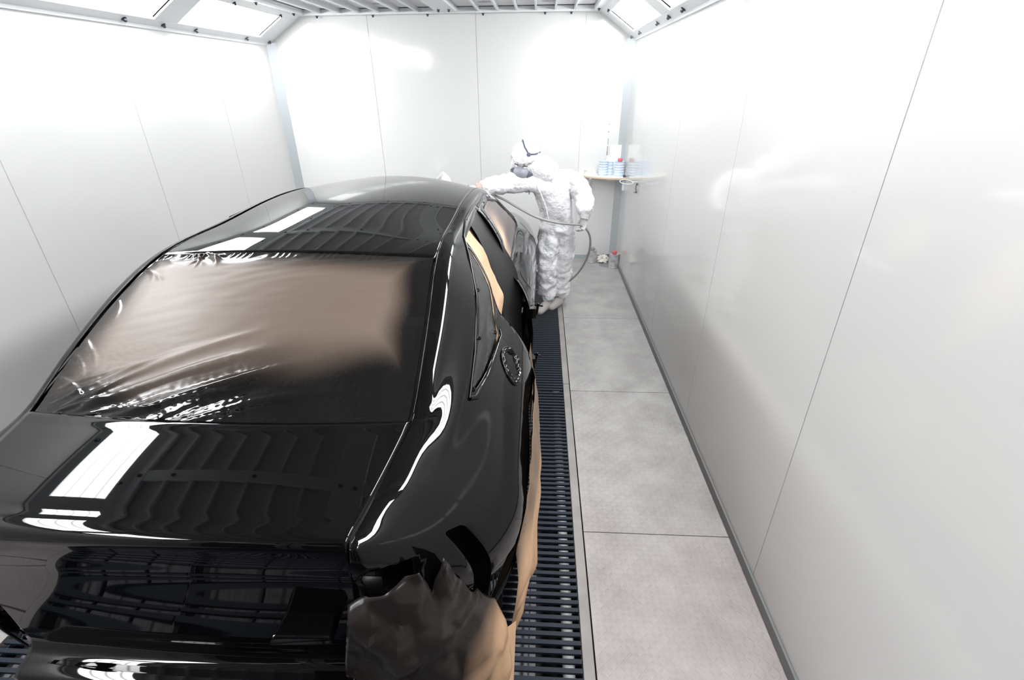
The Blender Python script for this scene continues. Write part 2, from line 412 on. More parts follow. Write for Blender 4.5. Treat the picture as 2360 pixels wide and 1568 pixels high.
def grate(x0, x1, ya, yb, label, group):
    b = MB(); n = int((yb-ya)/.033); p = (yb-ya)/n
    for i in range(n): b.box((x0, ya+i*p+.002, -.013), (x1, ya+i*p+.0185, -.001))
    for x in (x0+.025, (x0*.67+x1*.33), (x0*.34+x1*.66)+.010): b.box((x-.003, ya, -.028), (x+.003, yb, -.008))
    tag(b.build('floor_grate', grate_m), label, 'grate', group)
for x in (-.440, -1.449):
    b = MB(); b.box((x-.008, YN, -.10), (x+.008, 5.34, -.034)); trim(b, pitw_m)
gy = [5.34, 4.098, 2.886, 1.666, .45]
for k in range(4):
    grate(-.428, XC_-.002, gy[k+1]+.003, gy[k]-.003, 'blue black slatted floor grating between car and right walkway, the %s panel' % names[k], 'floor gratings right of the car')
for (x0, x1, where) in ((-1.445, -.444, 'under the middle of the car'), (-2.045, -1.453, 'on the far side of the car')):
    for k in range(4):
        grate(x0, x1, gy[k+1]+.003, gy[k]-.003, 'blue black slatted floor grating %s, the %s panel' % (where, names[k]), 'floor gratings '+where)
for (x0, x1, where) in ((-.428, XC_-.002, 'right'), (-1.445, -.444, 'middle'), (-2.045, -1.453, 'left')):
    grate(x0, x1, YN+.01, .447, 'blue black slatted floor grating behind the car tail, %s row' % where, 'floor gratings behind the car')

# ------------------------------------------------------------------ wall and floor items
# corner shelf
root = empty('corner_shelf', (XR, YB, 1.0), 'quarter-round white topped plywood shelf in the far corner', 'shelf')
b = MB(); cx, cy, z = XR-.002, YB-.002, 1.0; n = 24; R = .50
def qpts(z, R): return [(cx, cy, z)] + [(cx-R*math.sin(PI/2*i/n)*1.0, cy-R*.62*math.cos(PI/2*i/n), z) for i in range(n+1)]
def qslab(b, z0, z1, R, m=0):
    a, c = qpts(z0, R), qpts(z1, R); k = len(a); b.add(a+c, [tuple(range(k)), tuple(range(2*k-1, k-1, -1))]+[(i, (i+1) % k, k+(i+1) % k, k+i) for i in range(k)], m)
qslab(b, .982, .998, R); b.build('board', ply_m, root)
b = MB(); qslab(b, .998, 1.002, R-.004); b.build('board_top', shelf_m, root)
b = MB(); b.box((.55, YB-.03, .86), (.57, YB-.002, .982)); b.box((.55, YB-.2, .965), (.57, YB-.002, .982)); b.build('bracket', frame_m, root)
b = MB(); b.box((XR-.03, 5.60, .86), (XR-.002, 5.62, .982)); b.box((XR-.2, 5.60, .965), (XR-.002, 5.62, .982)); b.build('bracket', frame_m, root)
# tubs, cans
def can(x, y, z, r, h, name, label, mb, stripes=0, cap=None, cat='can', group=None, rot=0):
    root = empty(name, (x, y, z), label, cat, group)
    b = MB(); b.lathe((x, y, z), [(0,0),(r*.96,0),(r,.006),(r*.97,.01),(r*.97,h-.01),(r,h-.006),(r,h),(r*.93,h),(r*.9,h-.008),(0,h-.008)], 28); b.build('body', mb, root, smooth=35)
    if stripes:
        for i in range(stripes):
            b = MB(); zz = z+h*(.14+.72*i/max(1, stripes-1)); b.lathe((x, y, zz), [(r*.975,-.005),(r*1.0,-.003),(r*1.0,.003),(r*.975,.005)], 28); b.build('band', bluel_m, root, smooth=60)
    if cap is not None:
        b = MB(); ch = h-.008 if cap is not steel_m else h-.008
        b.lathe((x, y, z+ch), [(r*.40,0),(r*.42,.012),(r*.48,.014),(r*.48,.034),(r*.40,.040),(0,.040)], 20); b.build('cap', cap, root, smooth=40)
    return root
zt = 1.0025
can(.695, 5.73, zt, .050, .150, 'measuring_cup', 'pale blue banded cup stack standing on the middle of the shelf', bluetin_m, 5, None, 'cup')
can(.868, 5.69, zt, .055, .150, 'paint_can', 'pale blue banded can with a red cap on the shelf', bluetin_m, 5, red_m)
can(.772, 5.74, zt, .034, .140, 'paint_can', 'slimmer pale blue banded can left of the red capped one on the shelf', bluetin_m, 4, None)
can(.535, 5.755, zt, .048, .055, 'plastic_tub', 'low cream tub at the left end of the shelf', mat('cream plastic', (.72,.70,.62), .5), 0, None, 'tub')
b = MB()
b.obox((.865, 5.835, 1.155), (.10, 0, 0), (0, .005, 0), (0, 0, .150)); tag(b.build('paper_sheet', paperw_m, bevel=.002), 'white sheet of paper leaning in the corner behind the shelf cans', 'paper')
b = MB(); b.obox((.76, YB-.014, 1.10), (.022, 0, 0), (0, .006, 0), (0, 0, .095)); tag(b.build('paper_strip', paperw_m), 'narrow white strip standing between the shelf cans', 'paper')
b = MB()
for z0, z1, wd in ((1.13, 1.29, .0025), (1.31, 1.37, .002), (1.43, 1.445, .003), (1.51, 1.52, .003)):
    b.box((.743-wd, YB-.004, z0), (.743+wd, YB-.0005, z1))
for z0, z1 in ((1.14, 1.16), (1.20, 1.235)): b.box((.738, YB-.004, z0), (.742, YB-.0005, z1))
b.build('paint_drips', stain_m, wall_b)
b = MB(); b.lathe((.925, 5.60, 1.004), [(0,0),(.012,0),(.014,.03),(.006,.045),(0,.045)], 12, (-.4, -.5, .3)); b.tube([(.915,5.63,1.01),(.905,5.56,1.008)], .006, 8)
tag(b.build('bottle_stopper', bolt_m, smooth=40), 'small dark stopper lying at the right end of the shelf', 'stopper')
# floor cans
can(.64, 5.70, 0.002, .052, .150, 'solvent_can', 'dented silver can on the floor by the back wall', tin_m, 0, steel_m)
can(.872, 5.52, 0.002, .060, .165, 'solvent_can', 'silver can with red cap on the floor in the corner', tin_m, 0, red_m)
b = MB(); P0 = Vector((.765, 5.70, .045))
bm = bmesh.new(); bmesh.ops.create_icosphere(bm, subdivisions=4, radius=1)
vs = []
for v in bm.verts:
    k = 1 + .9*noise.turbulence_vector(v.co*1.6, 4, False).x*.5 + .35*noise.noise(v.co*5)
    vs.append((P0.x+v.co.x*.062*k, P0.y+v.co.y*.06*k, max(.003, P0.z+v.co.z*.045*k)))
b.add(vs, [tuple(x.index for x in f.verts) for f in bm.faces]); bm.free()
tag(b.build('crumpled_paper', rag_m), 'crumpled dirty white paper on the floor between two cans', 'paper')
b = MB(); b.lathe((.80, 5.60, 0.001), [(0,.006),(.075,.006),(.085,.003),(.088,0)], 28); tag(b.build('tin_lid', mat('grey lid', (.16,.16,.17), .5), smooth=40), 'flat dark grey lid in front of the crumpled paper', 'lid')
b = MB(); b.obox((.835, 5.80, .03), (.035,.01,0), (-.005,.025,.004), (0,.0,.028)); b.tube([(.80,5.80,.05),(.78,5.79,.075)], .008, 8)
tag(b.build('dark_box', bolt_m, bevel=.004), 'small dark box against the back baseboard behind the crumpled paper', 'box')
# wire holder and hook on the right wall
root = empty('gun_holder', (XR, 4.87, 1.07), 'thin white wire ring holder with a dark hook on the right wall', 'holder')
b = MB(); b.tube([(XR-.001, 4.87+.0, 1.075), (XR-.05, 4.87, 1.075)]+[(XR-.11+.06*math.cos(t), 4.87+.12*math.sin(t), 1.075) for t in [i*PI/12 for i in range(25)]], .003, 8); b.build('ring', frame_m, root, smooth=60)
b = MB(); b.tube(smooth_path([(XR-.012, 4.87, 1.055), (XR-.016, 4.87, 1.02), (XR-.012, 4.87, .985), (XR-.03, 4.87, .975)], 5), .004, 8); b.lathe((XR-.002, 4.87, 1.055), [(0,.016),(.010,.014),(.010,0)], 12, (-1,0,0)); b.lathe((XR-.002, 4.87, .98), [(0,.014),(.010,.012),(.010,0)], 12, (-1,0,0)); b.build('hook', bolt_m, root, smooth=50)

# ------------------------------------------------------------------ car
CX = -0.93
car = empty('car', (CX, 2.7, 0), 'black sedan being painted, rear bumper and lamps removed, nose towards the back wall', 'car')
# stations from the rear face forward; seven rails each: (half width, y, z)
ST = [
 [(.500,.790,.945),(.500,.778,.944),(.500,.768,.938),(.500,.760,.925),(.500,.765,.75),(.495,.775,.55),(.480,.80,.36)],
 [(.508,.830,.955),(.532,.826,.946),(.556,.818,.928),(.582,.806,.888),(.605,.800,.74),(.60,.81,.54),(.58,.84,.35)],
 [(.518,.885,.966),(.550,.882,.959),(.598,.876,.920),(.645,.866,.866),(.685,.850,.73),(.680,.860,.53),(.66,.875,.34)],
 [(.530,.96,.978),(.580,.96,.968),(.648,.96,.917),(.712,.955,.853),(.782,.935,.70),(.775,.945,.52),(.75,.960,.33)],
 [(.545,1.07,.991),(.597,1.07,.980),(.680,1.07,.917),(.752,1.07,.852),(.850,1.06,.68),(.850,1.065,.50),(.81,1.08,.31)],
 [(.558,1.18,1.008),(.612,1.18,.994),(.706,1.18,.922),(.780,1.18,.855),(.888,1.18,.66),(.885,1.18,.49),(.83,1.18,.30)],
 [(.561,1.30,1.075),(.622,1.30,1.046),(.730,1.30,.936),(.797,1.30,.866),(.897,1.30,.655),(.893,1.30,.485),(.84,1.30,.295)],
 [(.560,1.45,1.165),(.637,1.45,1.117),(.752,1.45,.954),(.808,1.45,.880),(.903,1.45,.65),(.90,1.45,.48),(.85,1.45,.29)],
 [(.545,1.77,1.320),(.630,1.77,1.254),(.768,1.77,.970),(.812,1.77,.902),(.914,1.77,.63),(.91,1.77,.47),(.86,1.77,.28)],
 [(.537,2.10,1.346),(.602,2.10,1.308),(.774,2.10,.980),(.810,2.10,.925),(.908,2.10,.63),(.90,2.10,.46),(.86,2.10,.28)],
 [(.535,2.50,1.362),(.592,2.50,1.336),(.778,2.50,.978),(.818,2.50,.925),(.905,2.50,.62),(.895,2.50,.45),(.86,2.50,.28)],
 [(.535,2.95,1.354),(.598,2.95,1.322),(.782,2.95,.975),(.824,2.95,.925),(.907,2.95,.61),(.895,2.95,.45),(.86,2.95,.28)],
 [(.552,3.30,1.286),(.620,3.30,1.250),(.785,3.30,.970),(.828,3.30,.922),(.910,3.30,.61),(.895,3.30,.45),(.86,3.30,.28)],
 [(.595,3.62,1.125),(.665,3.62,1.095),(.785,3.62,.962),(.828,3.62,.912),(.912,3.62,.61),(.895,3.62,.45),(.86,3.62,.28)],
 [(.640,3.95,.980),(.690,3.95,.970),(.762,3.95,.940),(.820,3.95,.890),(.914,3.95,.60),(.90,3.95,.45),(.86,3.95,.28)],
 [(.610,4.35,.915),(.670,4.35,.905),(.745,4.35,.880),(.805,4.35,.835),(.914,4.35,.58),(.90,4.35,.44),(.86,4.35,.28)],
 [(.550,4.72,.845),(.605,4.72,.835),(.665,4.72,.810),(.730,4.72,.770),(.855,4.72,.55),(.84,4.72,.42),(.80,4.70,.28)],
 [(.420,4.98,.775),(.47,5.00,.765),(.52,5.01,.745),(.565,5.03,.710),(.640,5.08,.53),(.63,5.08,.42),(.60,5.05,.28)],
 [(.200,5.08,.74),(.22,5.10,.732),(.24,5.11,.715),(.26,5.125,.68),(.30,5.17,.52),(.30,5.17,.42),(.28,5.14,.28)],
 [(.001,5.10,.735),(.001,5.12,.727),(.001,5.13,.71),(.001,5.145,.675),(.001,5.19,.52),(.001,5.19,.42),(.001,5.16,.28)],
]
for k_, s_ in enumerate(ST):        # extra rail half way down the glass, bowed outwards
    a_, c_ = Vector(s_[1]), Vector(s_[2]); m_ = (a_+c_)/2
    bow_ = .0 if s_[0][1] < 1.1 else .032*min(1, (s_[1][2]-s_[2][2])/.30)
    m_ += Vector((.85*bow_, 0, .5*bow_))
    if s_[0][1] < 1.35: m_ += Vector((.5, 0, .85))*(.028*(a_-c_).length)
    s_.insert(2, tuple(m_))
    z_ = Vector(s_[0]); h_ = .22*max(0, z_.z-a_.z); q_ = z_.lerp(a_, .42)+Vector((.4*h_, 0, h_)); s_.insert(1, tuple(q_))   # tight turn beside the gutter
STV = [[Vector(p) for p in s] for s in ST]
class Spl:
    def __init__(s, ts, ys):
        n = len(ts); s.t = list(ts); s.y = [Vector(p) for p in ys]; A = np.zeros((n, n)); B = np.zeros((n, 3)); A[0,0] = A[-1,-1] = 1
        for i in range(1, n-1):
            h0, h1 = ts[i]-ts[i-1], ts[i+1]-ts[i]; A[i,i-1], A[i,i], A[i,i+1] = h0, 2*(h0+h1), h1
            B[i] = 6*((np.array(ys[i+1])-np.array(ys[i]))/h1-(np.array(ys[i])-np.array(ys[i-1]))/h0)
        s.m = [Vector(v) for v in np.linalg.solve(A, B)]
    def __call__(s, x):
        t = s.t; x = min(max(x, t[0]), t[-1]); lo, hi = 0, len(t)-1
        while hi-lo > 1:
            k = (lo+hi)//2
            if t[k] > x: hi = k
            else: lo = k
        h = t[hi]-t[lo]; a = (t[hi]-x)/h; b = (x-t[lo])/h
        return s.y[lo]*a+s.y[hi]*b+((a**3-a)*s.m[lo]+(b**3-b)*s.m[hi])*(h*h/6)
tS = [0]
for a, c in zip(STV, STV[1:]): tS.append(tS[-1] + (a[5]-c[5]).length)
RAIL = [Spl(tS, [s[k] for s in STV]) for k in range(9)]
def side_pt(t, u):
    """t along stations (arc), u 0..6 across rails; returns half-width vector"""
    rails = [R(t) for R in RAIL]
    ts = [0]
    for a, c in zip(rails, rails[1:]): ts.append(ts[-1]+max((a-c).length, .004))
    i = min(int(u), 7); tt = ts[i]+(ts[i+1]-ts[i])*(u-i)
    return crom(ts, rails, tt)
def side_bm(t0=0, t1=None, u0=0, u1=8, dt=.035, nuv=40, inset=0):
    t1 = tS[-1] if t1 is None else t1
    nt = max(2, int((t1-t0)/dt)); bm = bmesh.new(); rows = []
    for i in range(nt+1):
        t = t0+(t1-t0)*i/nt; row = []
        for j in range(nuv+1):
            p = side_pt(t, u0+(u1-u0)*j/nuv); row.append(bm.verts.new(p))
        rows.append(row)
    for i in range(nt):
        for j in range(nuv):
            try: bm.faces.new((rows[i][j], rows[i][j+1], rows[i+1][j+1], rows[i+1][j]))
            except ValueError: pass
    bmesh.ops.recalc_face_normals(bm, faces=bm.faces)
    return bm
def t_of_y(y):
    lo, hi = 0, tS[-1]
    for _ in range(40):
        m = (lo+hi)/2
        if RAIL[5](m).y < y: lo = m
        else: hi = m
    return lo
def cut(bm, poly, keep=False, ax=(1, 2), test=None):
    """convex polygon prism cut; keep=False deletes the inside, True keeps only it"""
    a0, a1 = ax
    area = sum(poly[i][0]*poly[(i+1) % len(poly)][1]-poly[(i+1) % len(poly)][0]*poly[i][1] for i in range(len(poly)))
    if area < 0: poly = poly[::-1]
    lo = [min(p[k] for p in poly) for k in (0, 1)]; hi = [max(p[k] for p in poly) for k in (0, 1)]
    def near(f):
        for k, a in ((0, a0), (1, a1)):
            c = [v.co[a] for v in f.verts]
            if min(c) > hi[k] or max(c) < lo[k]: return False
        return test is None or test(f.calc_center_median())
    cand = [f for f in bm.faces if near(f)]
    for i in range(len(poly)):
        p, q = poly[i], poly[(i+1) % len(poly)]
        co = Vector((0,0,0)); co[a0], co[a1] = p[0], p[1]
        no = Vector((0,0,0)); no[a0], no[a1] = q[1]-p[1], -(q[0]-p[0])
        geom = set(cand)
        for f in cand: geom.update(f.edges); geom.update(f.verts)
        r = bmesh.ops.bisect_plane(bm, geom=list(geom), plane_co=co, plane_no=no, dist=1e-6)
        cand = [f for f in r['geom'] if isinstance(f, bmesh.types.BMFace) and (f.calc_center_median()-co).dot(no) < 0]
    S = set(cand)
    dele = [f for f in bm.faces if (f not in S)] if keep else cand
    bmesh.ops.delete(bm, geom=dele, context='FACES')
    return bm
def rounded(poly, r=.03, n=4):
    out = []; k = len(poly)
    for i in range(k):
        p = Vector(poly[i]); a = (Vector(poly[i-1])-p); c = (Vector(poly[(i+1) % k])-p)
        ra = min(r, a.length*.4, c.length*.4); A = p+a.normalized()*ra; B = p+c.normalized()*ra
        for j in range(n+1):
            s = j/n; out.append(tuple(A*(1-s)**2+p*2*s*(1-s)+B*s*s))
    return out
def finish(bm, name, m, side, parent=car, solid=.004, smooth=True, off=-1, sharp=50, inset=0.0):
    """places a half-car bmesh on the right (side=1) or mirrored on the left (side=-1)"""
    for v in bm.verts:
        v.co.x = side*(v.co.x - inset); v.co.y -= 2.7
    if side < 0: bmesh.ops.reverse_faces(bm, faces=bm.faces)
    me = bpy.data.meshes.new(name); bm.to_mesh(me); bm.free(); me.materials.append(m)
    if smooth: me.shade_smooth(); me.set_sharp_from_angle(angle=math.radians(sharp))
    o = link(name, me, parent)
    if solid:
        md = o.modifiers.new('solid', 'SOLIDIFY'); md.thickness = solid; md.offset = off
    return o
QW = rounded([(1.345,.985), (2.06,1.300), (1.835,.968)], .035)
DOOR = [(2.085,1.302), (1.845,.972), (1.90,.90), (2.13,.62), (2.24,.33), (2.56,.33), (2.56,1.326)]
FWIN = rounded([(2.66,1.312), (2.97,1.300), (3.30,1.225), (3.72,.995), (2.66,.992)], .03)
FDOOR = [(2.60,.33), (2.60,1.338), (2.97,1.325), (3.32,1.252), (3.80,.985), (3.82,.33)]
def circ(cy, cz, r, n=28): return [(cy+r*math.cos(2*PI*i/n), cz+r*math.sin(2*PI*i/n)) for i in range(n)]
def arch_r(bm, cy):
    return cut(bm, circ(cy, .33, .375), test=lambda c: c.x > .6)
LAMPH = rounded([(.515,.865), (.525,.68), (.63,.68), (.645,.84)], .03)
for side in (1, -1):
    bm = side_bm(dt=.03, nuv=64)
    cut(bm, QW, test=lambda c: c.x > .45)
    cut(bm, DOOR, test=lambda c: c.x > .45)
    cut(bm, [(p[0]-(.003 if p[0] < 3 else -.003), p[1]) for p in FDOOR], test=lambda c: c.x > .45)
    arch_r(bm, 1.74); arch_r(bm, 4.38)
    # slot where the bumper end was, and the empty tail lamp seat
    cut(bm, rounded([(.905,.845), (.955,.825), (.975,.36), (.915,.36)], .015), test=lambda c: c.x > .60 and c.y > .86)
    cut(bm, [(1.0,.37),(1.19,.575),(1.42,.62),(1.42,.2),(1.0,.2)], test=lambda c: c.x > .60)
    cut(bm, LAMPH, ax=(0, 2), test=lambda c: c.y < .96)
    bmesh.ops.recalc_face_normals(bm, faces=bm.faces)
    finish(bm, 'body_side', black_m, side)
    bm = side_bm(dt=.03, nuv=64, t0=t_of_y(2.5), t1=t_of_y(3.95)); cut(bm, FDOOR, keep=True); cut(bm, FWIN)
    d = finish(bm, 'front_door', black_m, side, solid=.02)
    # rounded rubber lip around the door glass
    # inner structures: second skin seen through the openings
    prof = [(1.345,.578),(1.28,.620),(1.20,.660),(1.10,.700),(.97,.738),(.85,.756),(.66,.765),(.45,.770),(.30,.760)]
    bm = bmesh.new(); rows_ = []
    for (z, w_) in smooth_path([Vector((z, w_, 0)) for z, w_ in prof], 5) and [(q.x, q.y) for q in smooth_path([Vector((z, w_, 0)) for z, w_ in prof], 5)]:
        k = sstep(1.32, .95, z); rows_.append([bm.verts.new((w_+dw*k+dx_, y, z)) for (y, dw, dx_) in ((2.33,-.03,0),(2.31,-.006,0),(2.34,.004,0),(2.42,.018,.004),(2.50,.030,.006),(2.57,.046,.008),(2.60,.064,.008),(2.63,.05,.0))])
    for ra, rb in zip(rows_, rows_[1:]):
        for i in range(len(ra)-1): bm.faces.new((ra[i], ra[i+1], rb[i+1], rb[i]))
    bmesh.ops.recalc_face_normals(bm, faces=bm.faces)
    finish(bm, 'centre_pillar', blackin_m, side, solid=0)
# quarter window film
bm = side_bm(dt=.02, nuv=60, t0=t_of_y(1.2), t1=t_of_y(2.15), u0=1, u1=5)
cut(bm, rounded([(1.352,.988), (2.055,1.295), (1.836,.976)], .03), keep=True)
for v in bm.verts:
    c = v.co; v.co.x -= .006 - .004*noise.noise(Vector((0, c.y*5+c.z*7, c.z*16)))
finish(bm, 'quarter_window_film', film_dark_m, 1, solid=.002)
bm = side_bm(dt=.02, nuv=60, t0=t_of_y(1.2), t1=t_of_y(2.15), u0=1, u1=5)
cut(bm, rounded([(1.352,.988), (2.055,1.295), (1.836,.976)], .03), keep=True)
finish(bm, 'quarter_window_film', film_dark_m, -1, solid=.002, inset=.006)

def wp(t, u, d=0.0, side=1):
    """world point on the right body side at (t,u), d metres outwards"""
    p = side_pt(t, u); a = side_pt(t+.004, u); c = side_pt(t, min(u+.02, 8))
    n = (a-p).cross(c-p)
    if n.length > 0: n.normalize()
    if n.x < 0: n = -n
    q = p+n*d
    return Vector((CX+side*q.x, q.y, q.z))
def at_yz(y, z, d=0.0):
    t = t_of_y(y)
    best = None
    for i in range(241):
        u = 1.3+6.7*i/240; p = side_pt(t, u); e = abs(p.z-z)
        if best is None or e < best[0]: best = (e, u)
    t += (y-side_pt(t, best[1]).y)
    return wp(t, best[1], d)
# chrome-less gloss lip round the quarter window
def lip(poly, r, name, m=black_m, d=.001, closed=True):
    P = [at_yz(y, z, d) for (y, z) in poly]
    if closed: P.append(P[0]); P.append(P[1])
    b = MB(); b.tube(P, r, 8); return b.build(name, m, car, smooth=80)
lip([(1.330,.985),(1.36,.968),(1.50,.968),(1.68,.966),(1.83,.960),(1.855,.975)], .0095, 'window_lip', closed=False)
lip([(1.330,.985),(1.37,1.005),(1.5,1.065),(1.75,1.178),(1.95,1.262),(2.1,1.312),(2.3,1.338),(2.5,1.345),(2.75,1.340),(2.97,1.327),(3.32,1.256),(3.78,.995)], .006, 'window_lip', closed=False)
# clips and a crumpled filler recess on the right quarter
b = MB()
for (y, z) in ((1.38,.990),(1.58,1.08),(1.80,1.18),(2.03,1.285),(1.80,.995)):
    b = MB(); b.lathe(at_yz(y, z, -.004), [(0,.009),(.006,.007),(.008,0)], 8, (1,0,.3)); b.build('clip', black_m, car, smooth=50)
# fuel filler recess under crinkled film
fc = (1.735, .873)
b = MB(); R0 = at_yz(*fc)
def fillr(u, v):
    a = 2*PI*u; rr = v
    y = fc[0]-.02*0+ .100*rr*math.cos(a); z = fc[1]+.062*rr*math.sin(a)
    dep = -.016*(1-rr**2) + (.008 if .8 < rr < 1 else 0)
    dep += .022*noise.noise(Vector((y*30, z*30, 1)))*(1-rr*.6) + .010*noise.noise(Vector((y*90, z*90, 4)))
    return at_yz(y, z, .004+dep)
b.grid(fillr, 72, 24); b.build('fuel_filler_recess', black_m, car, smooth=180)
ringp = [at_yz(fc[0]+.103*math.cos(2*PI*i/40), fc[1]+.065*math.sin(2*PI*i/40), .002) for i in range(41)]
b = MB(); b.tube(ringp, .006, 8); b.build('filler_rim', black_m, car, smooth=80)

# roof panel
def zroof(y): return 1.411-.075*(y-2.7)**2
def rail0(y): 
    t = t_of_y(y); return side_pt(t, 0)
def roofp(u, v):
    x = 2*u-1; bow = .035*(1-x*x)
    y0 = 1.775-bow*.6; y = y0+(3.22+bow-y0)*v; e = rail0(y)
    hw = e.x-.004; zz = zroof(y)
    return Vector((CX+x*hw, y, e.z-.002+(zz-e.z)*(1-abs(x)**2.1)))
b = MB(); b.grid(roofp, 60, 60); b.build('roof_panel', black_m, car, smooth=180, solid=.004)
for s_ in (1, -1):
    b = MB(); b.tube([Vector((CX+s_*(rail0(y).x-.001), y, rail0(y).z+.0005)) for y in [1.20+i*.066 for i in range(42)]], .0018, 8); b.build('roof_moulding', black_m, car, smooth=80)
# rear window frame (black glass under the film) and tiny tape mark
def backl(u, v, h=0.0, mx=1.0):
    """v 0 at the trunk, 1 at the roof"""
    x = (2*u-1)*mx; bow = (1-x*x)
    y = (1.775-.02*bow)*v + (1.175-.055*bow)*(1-v)
    e = rail0(min(max(y+.0, 1.0), 1.9)); zc_ = (1.343 if True else 0)*v + 1.012*(1-v) + .045*math.sin(PI*v)**1.0*1.0
    ez = e.z + .0
    z = ez-.006+(max(zc_-ez, 0.0)*bow if True else 0)
    return Vector((CX+x*(e.x-.006), y, z+h))
b = MB(); b.grid(lambda u, v: backl(u, v, -.006), 48, 40); b.build('rear_window', glass_m, car, smooth=180)
# trunk lid
LC = [(1.125,1.016)]; LE = [(.555,1.178,.998)]
for i in range(9):
    k = i/8; d = .33*k; LC.append((1.115-d, 1.022-.15*d-.15*d*d)); d = .368*k; LE.append((.553-.092*d-.185*d*d, 1.168-d, 1.004-.10*d-.14*d*d))
LC += [(.770,.947),(.762,.934),(.764,.905),(.775,.80),(.778,.66),(.776,.53),(.772,.470),(.758,.452),(.712,.440),(.694,.432),(.690,.415),(.692,.37)]
LE += [(.492,.788,.939),(.492,.780,.926),(.491,.776,.905),(.488,.785,.80),(.476,.788,.66),(.462,.786,.53),(.455,.782,.470),(.450,.768,.452),(.445,.722,.440),(.442,.704,.432),(.440,.700,.415),(.44,.702,.37)]
lcT = [0]
for a, c in zip(LC, LC[1:]): lcT.append(lcT[-1]+max(.004, math.hypot(a[0]-c[0], a[1]-c[1])))
LCV = [Vector((0, *p)) for p in LC]; LEV = [Vector(p) for p in LE]
def lidp(u, v):
    x = 2*u-1; t = lcT[-1]*v; c = crom(lcT, LCV, t); e = crom(lcT, LEV, t)
    p = c.lerp(e, abs(x)**2.0); p.x = x*e.x
    # number plate pocket on the rear face
    if False:
        k = max(0, min(1, (.30-abs(p.x))/.03))*max(0, min(1, (.84-p.z)/.03))*max(0, min(1, (p.z-.61)/.03)); p.y += .028*k
    return Vector((CX+p.x, p.y, p.z))
b = MB(); b.grid(lidp, 72, 110); lid = b.build('trunk_lid', black_m, car, smooth=180, solid=.004)
def zl_at(x, y):
    return min((lidp(.5+x/1.05, v/400) for v in range(20, 120)), key=lambda p: abs(p.y-y)).z
for (x, y) in ((-.33, .995), (-.28,.87)):
    b = MB(); b.lathe((CX+x, y, zl_at(x, y)-.001), [(0,.004),(.006,.003),(.008,0)], 10); b.build('lid_plug', blackin_m, car, smooth=60)
# rear valance, lamp seats, bumper brackets
def vall(u, v):
    x = (2*u-1)*.52; return Vector((CX+x, .86-.03*v, .72-.42*v))
b = MB(); b.grid(vall, 12, 6); b.build('rear_panel', blackin_m, car, smooth=180, solid=.004)
for s_ in (1, -1):
    b = MB(); b.box((CX+s_*.50, .95, .62), (CX+s_*.64, .99, .88)); b.box((CX+s_*.50, .86, .62), (CX+s_*.51, .96, .88)); b.box((CX+s_*.5, .88, .61), (CX+s_*.62, .98, .63)); b.build('lamp_seat', blackin_m, car, bevel=.006)
    b = MB()
    for (x, z, r) in ((.54,.80,.020),(.585,.73,.025),(.60,.80,.015)):
        b = MB(); b.lathe((CX+s_*x, .945, z), [(0,.03),(r*.6,.028),(r,.012),(r,0)], 14, (0,-1,.2)); b.build('lamp_plug', black_m, car, smooth=50)
    if s_ > 0:
        b = MB(); b.add([(CX+x, y, z) for (x,y,z) in ((.275,.710,.672),(.420,.718,.668),(.425,.718,.635),(.255,.710,.632),(.285,.79,.676),(.412,.79,.672),(.417,.79,.632),(.265,.79,.630))],
            [(3,2,1,0),(4,5,6,7),(1,5,4,0),(2,6,5,1),(3,7,6,2),(0,4,7,3)]); b.build('bumper_bracket', black_m, car, bevel=.006)
    for z in (.42,.50,.59,.67,.76):
        b = MB(); b.lathe((CX+s_*(.655+.012*math.sin(z*30)), .925, z), [(0,.03),(.011,.028),(.018,.018),(.015,0)], 12, (s_*.5,-.8,.3)); b.build('bumper_clip', black_m, car, smooth=50)
    b = MB(); b.grid(lambda u, v: Vector((CX+s_*(.600+.05*u), .885+.11*u, .88-.54*v)), 4, 8); b.build('bumper_slot', blackin_m, car, solid=.004)
    # wet drips along the cut edge of the quarter panel
    P = [(.99,.365),(1.05,.43),(1.10,.485),(1.15,.535),(1.20,.585)]
    Q = [at_yz(y, z, -.004) for y, z in P]
    if s_ < 0: Q = [Vector((2*CX-q.x, q.y, q.z)) for q in Q]
    b = MB(); b.tube(smooth_path(Q, 8), [.008+.004*abs(math.sin(i*1.3)) for i in range(33)], 10); b.build('panel_edge', black_m, car, smooth=80)
# windscreen, cowl, bonnet, grille panel
b = MB()
def wind(u, v):
    x = 2*u-1; bow = 1-x*x; y = 3.225+.035*bow+(3.93+.10*bow-3.225-.035*bow)*v; e = rail0(min(y, 3.95)); zc_ = (1.375*(1-v)+1.015*v)+.03*math.sin(PI*v)
    return Vector((CX+x*(e.x-.004), y, e.z+(zc_-e.z)*bow))
b.grid(wind, 40, 30); b.build('windscreen', film_dark_m, car, smooth=180)
b = MB()
def hood(u, v):
    x = 2*u-1; bow = 1-x*x; y = 3.94+.10*bow+(4.94+.15*bow-3.94-.10*bow)*v; e = rail0(min(y-.10*bow*(1-v)*1.0, 4.98)); zc_ = crom([3.9,4.3,4.7,5.13], [1.01,.985,.92,.755], min(y, 5.13))
    return Vector((CX+x*(e.x-.004), y, e.z+max(zc_-e.z, 0)*bow))
b.grid(hood, 40, 40); b.build('hood', black_m, car, smooth=180, solid=.004)
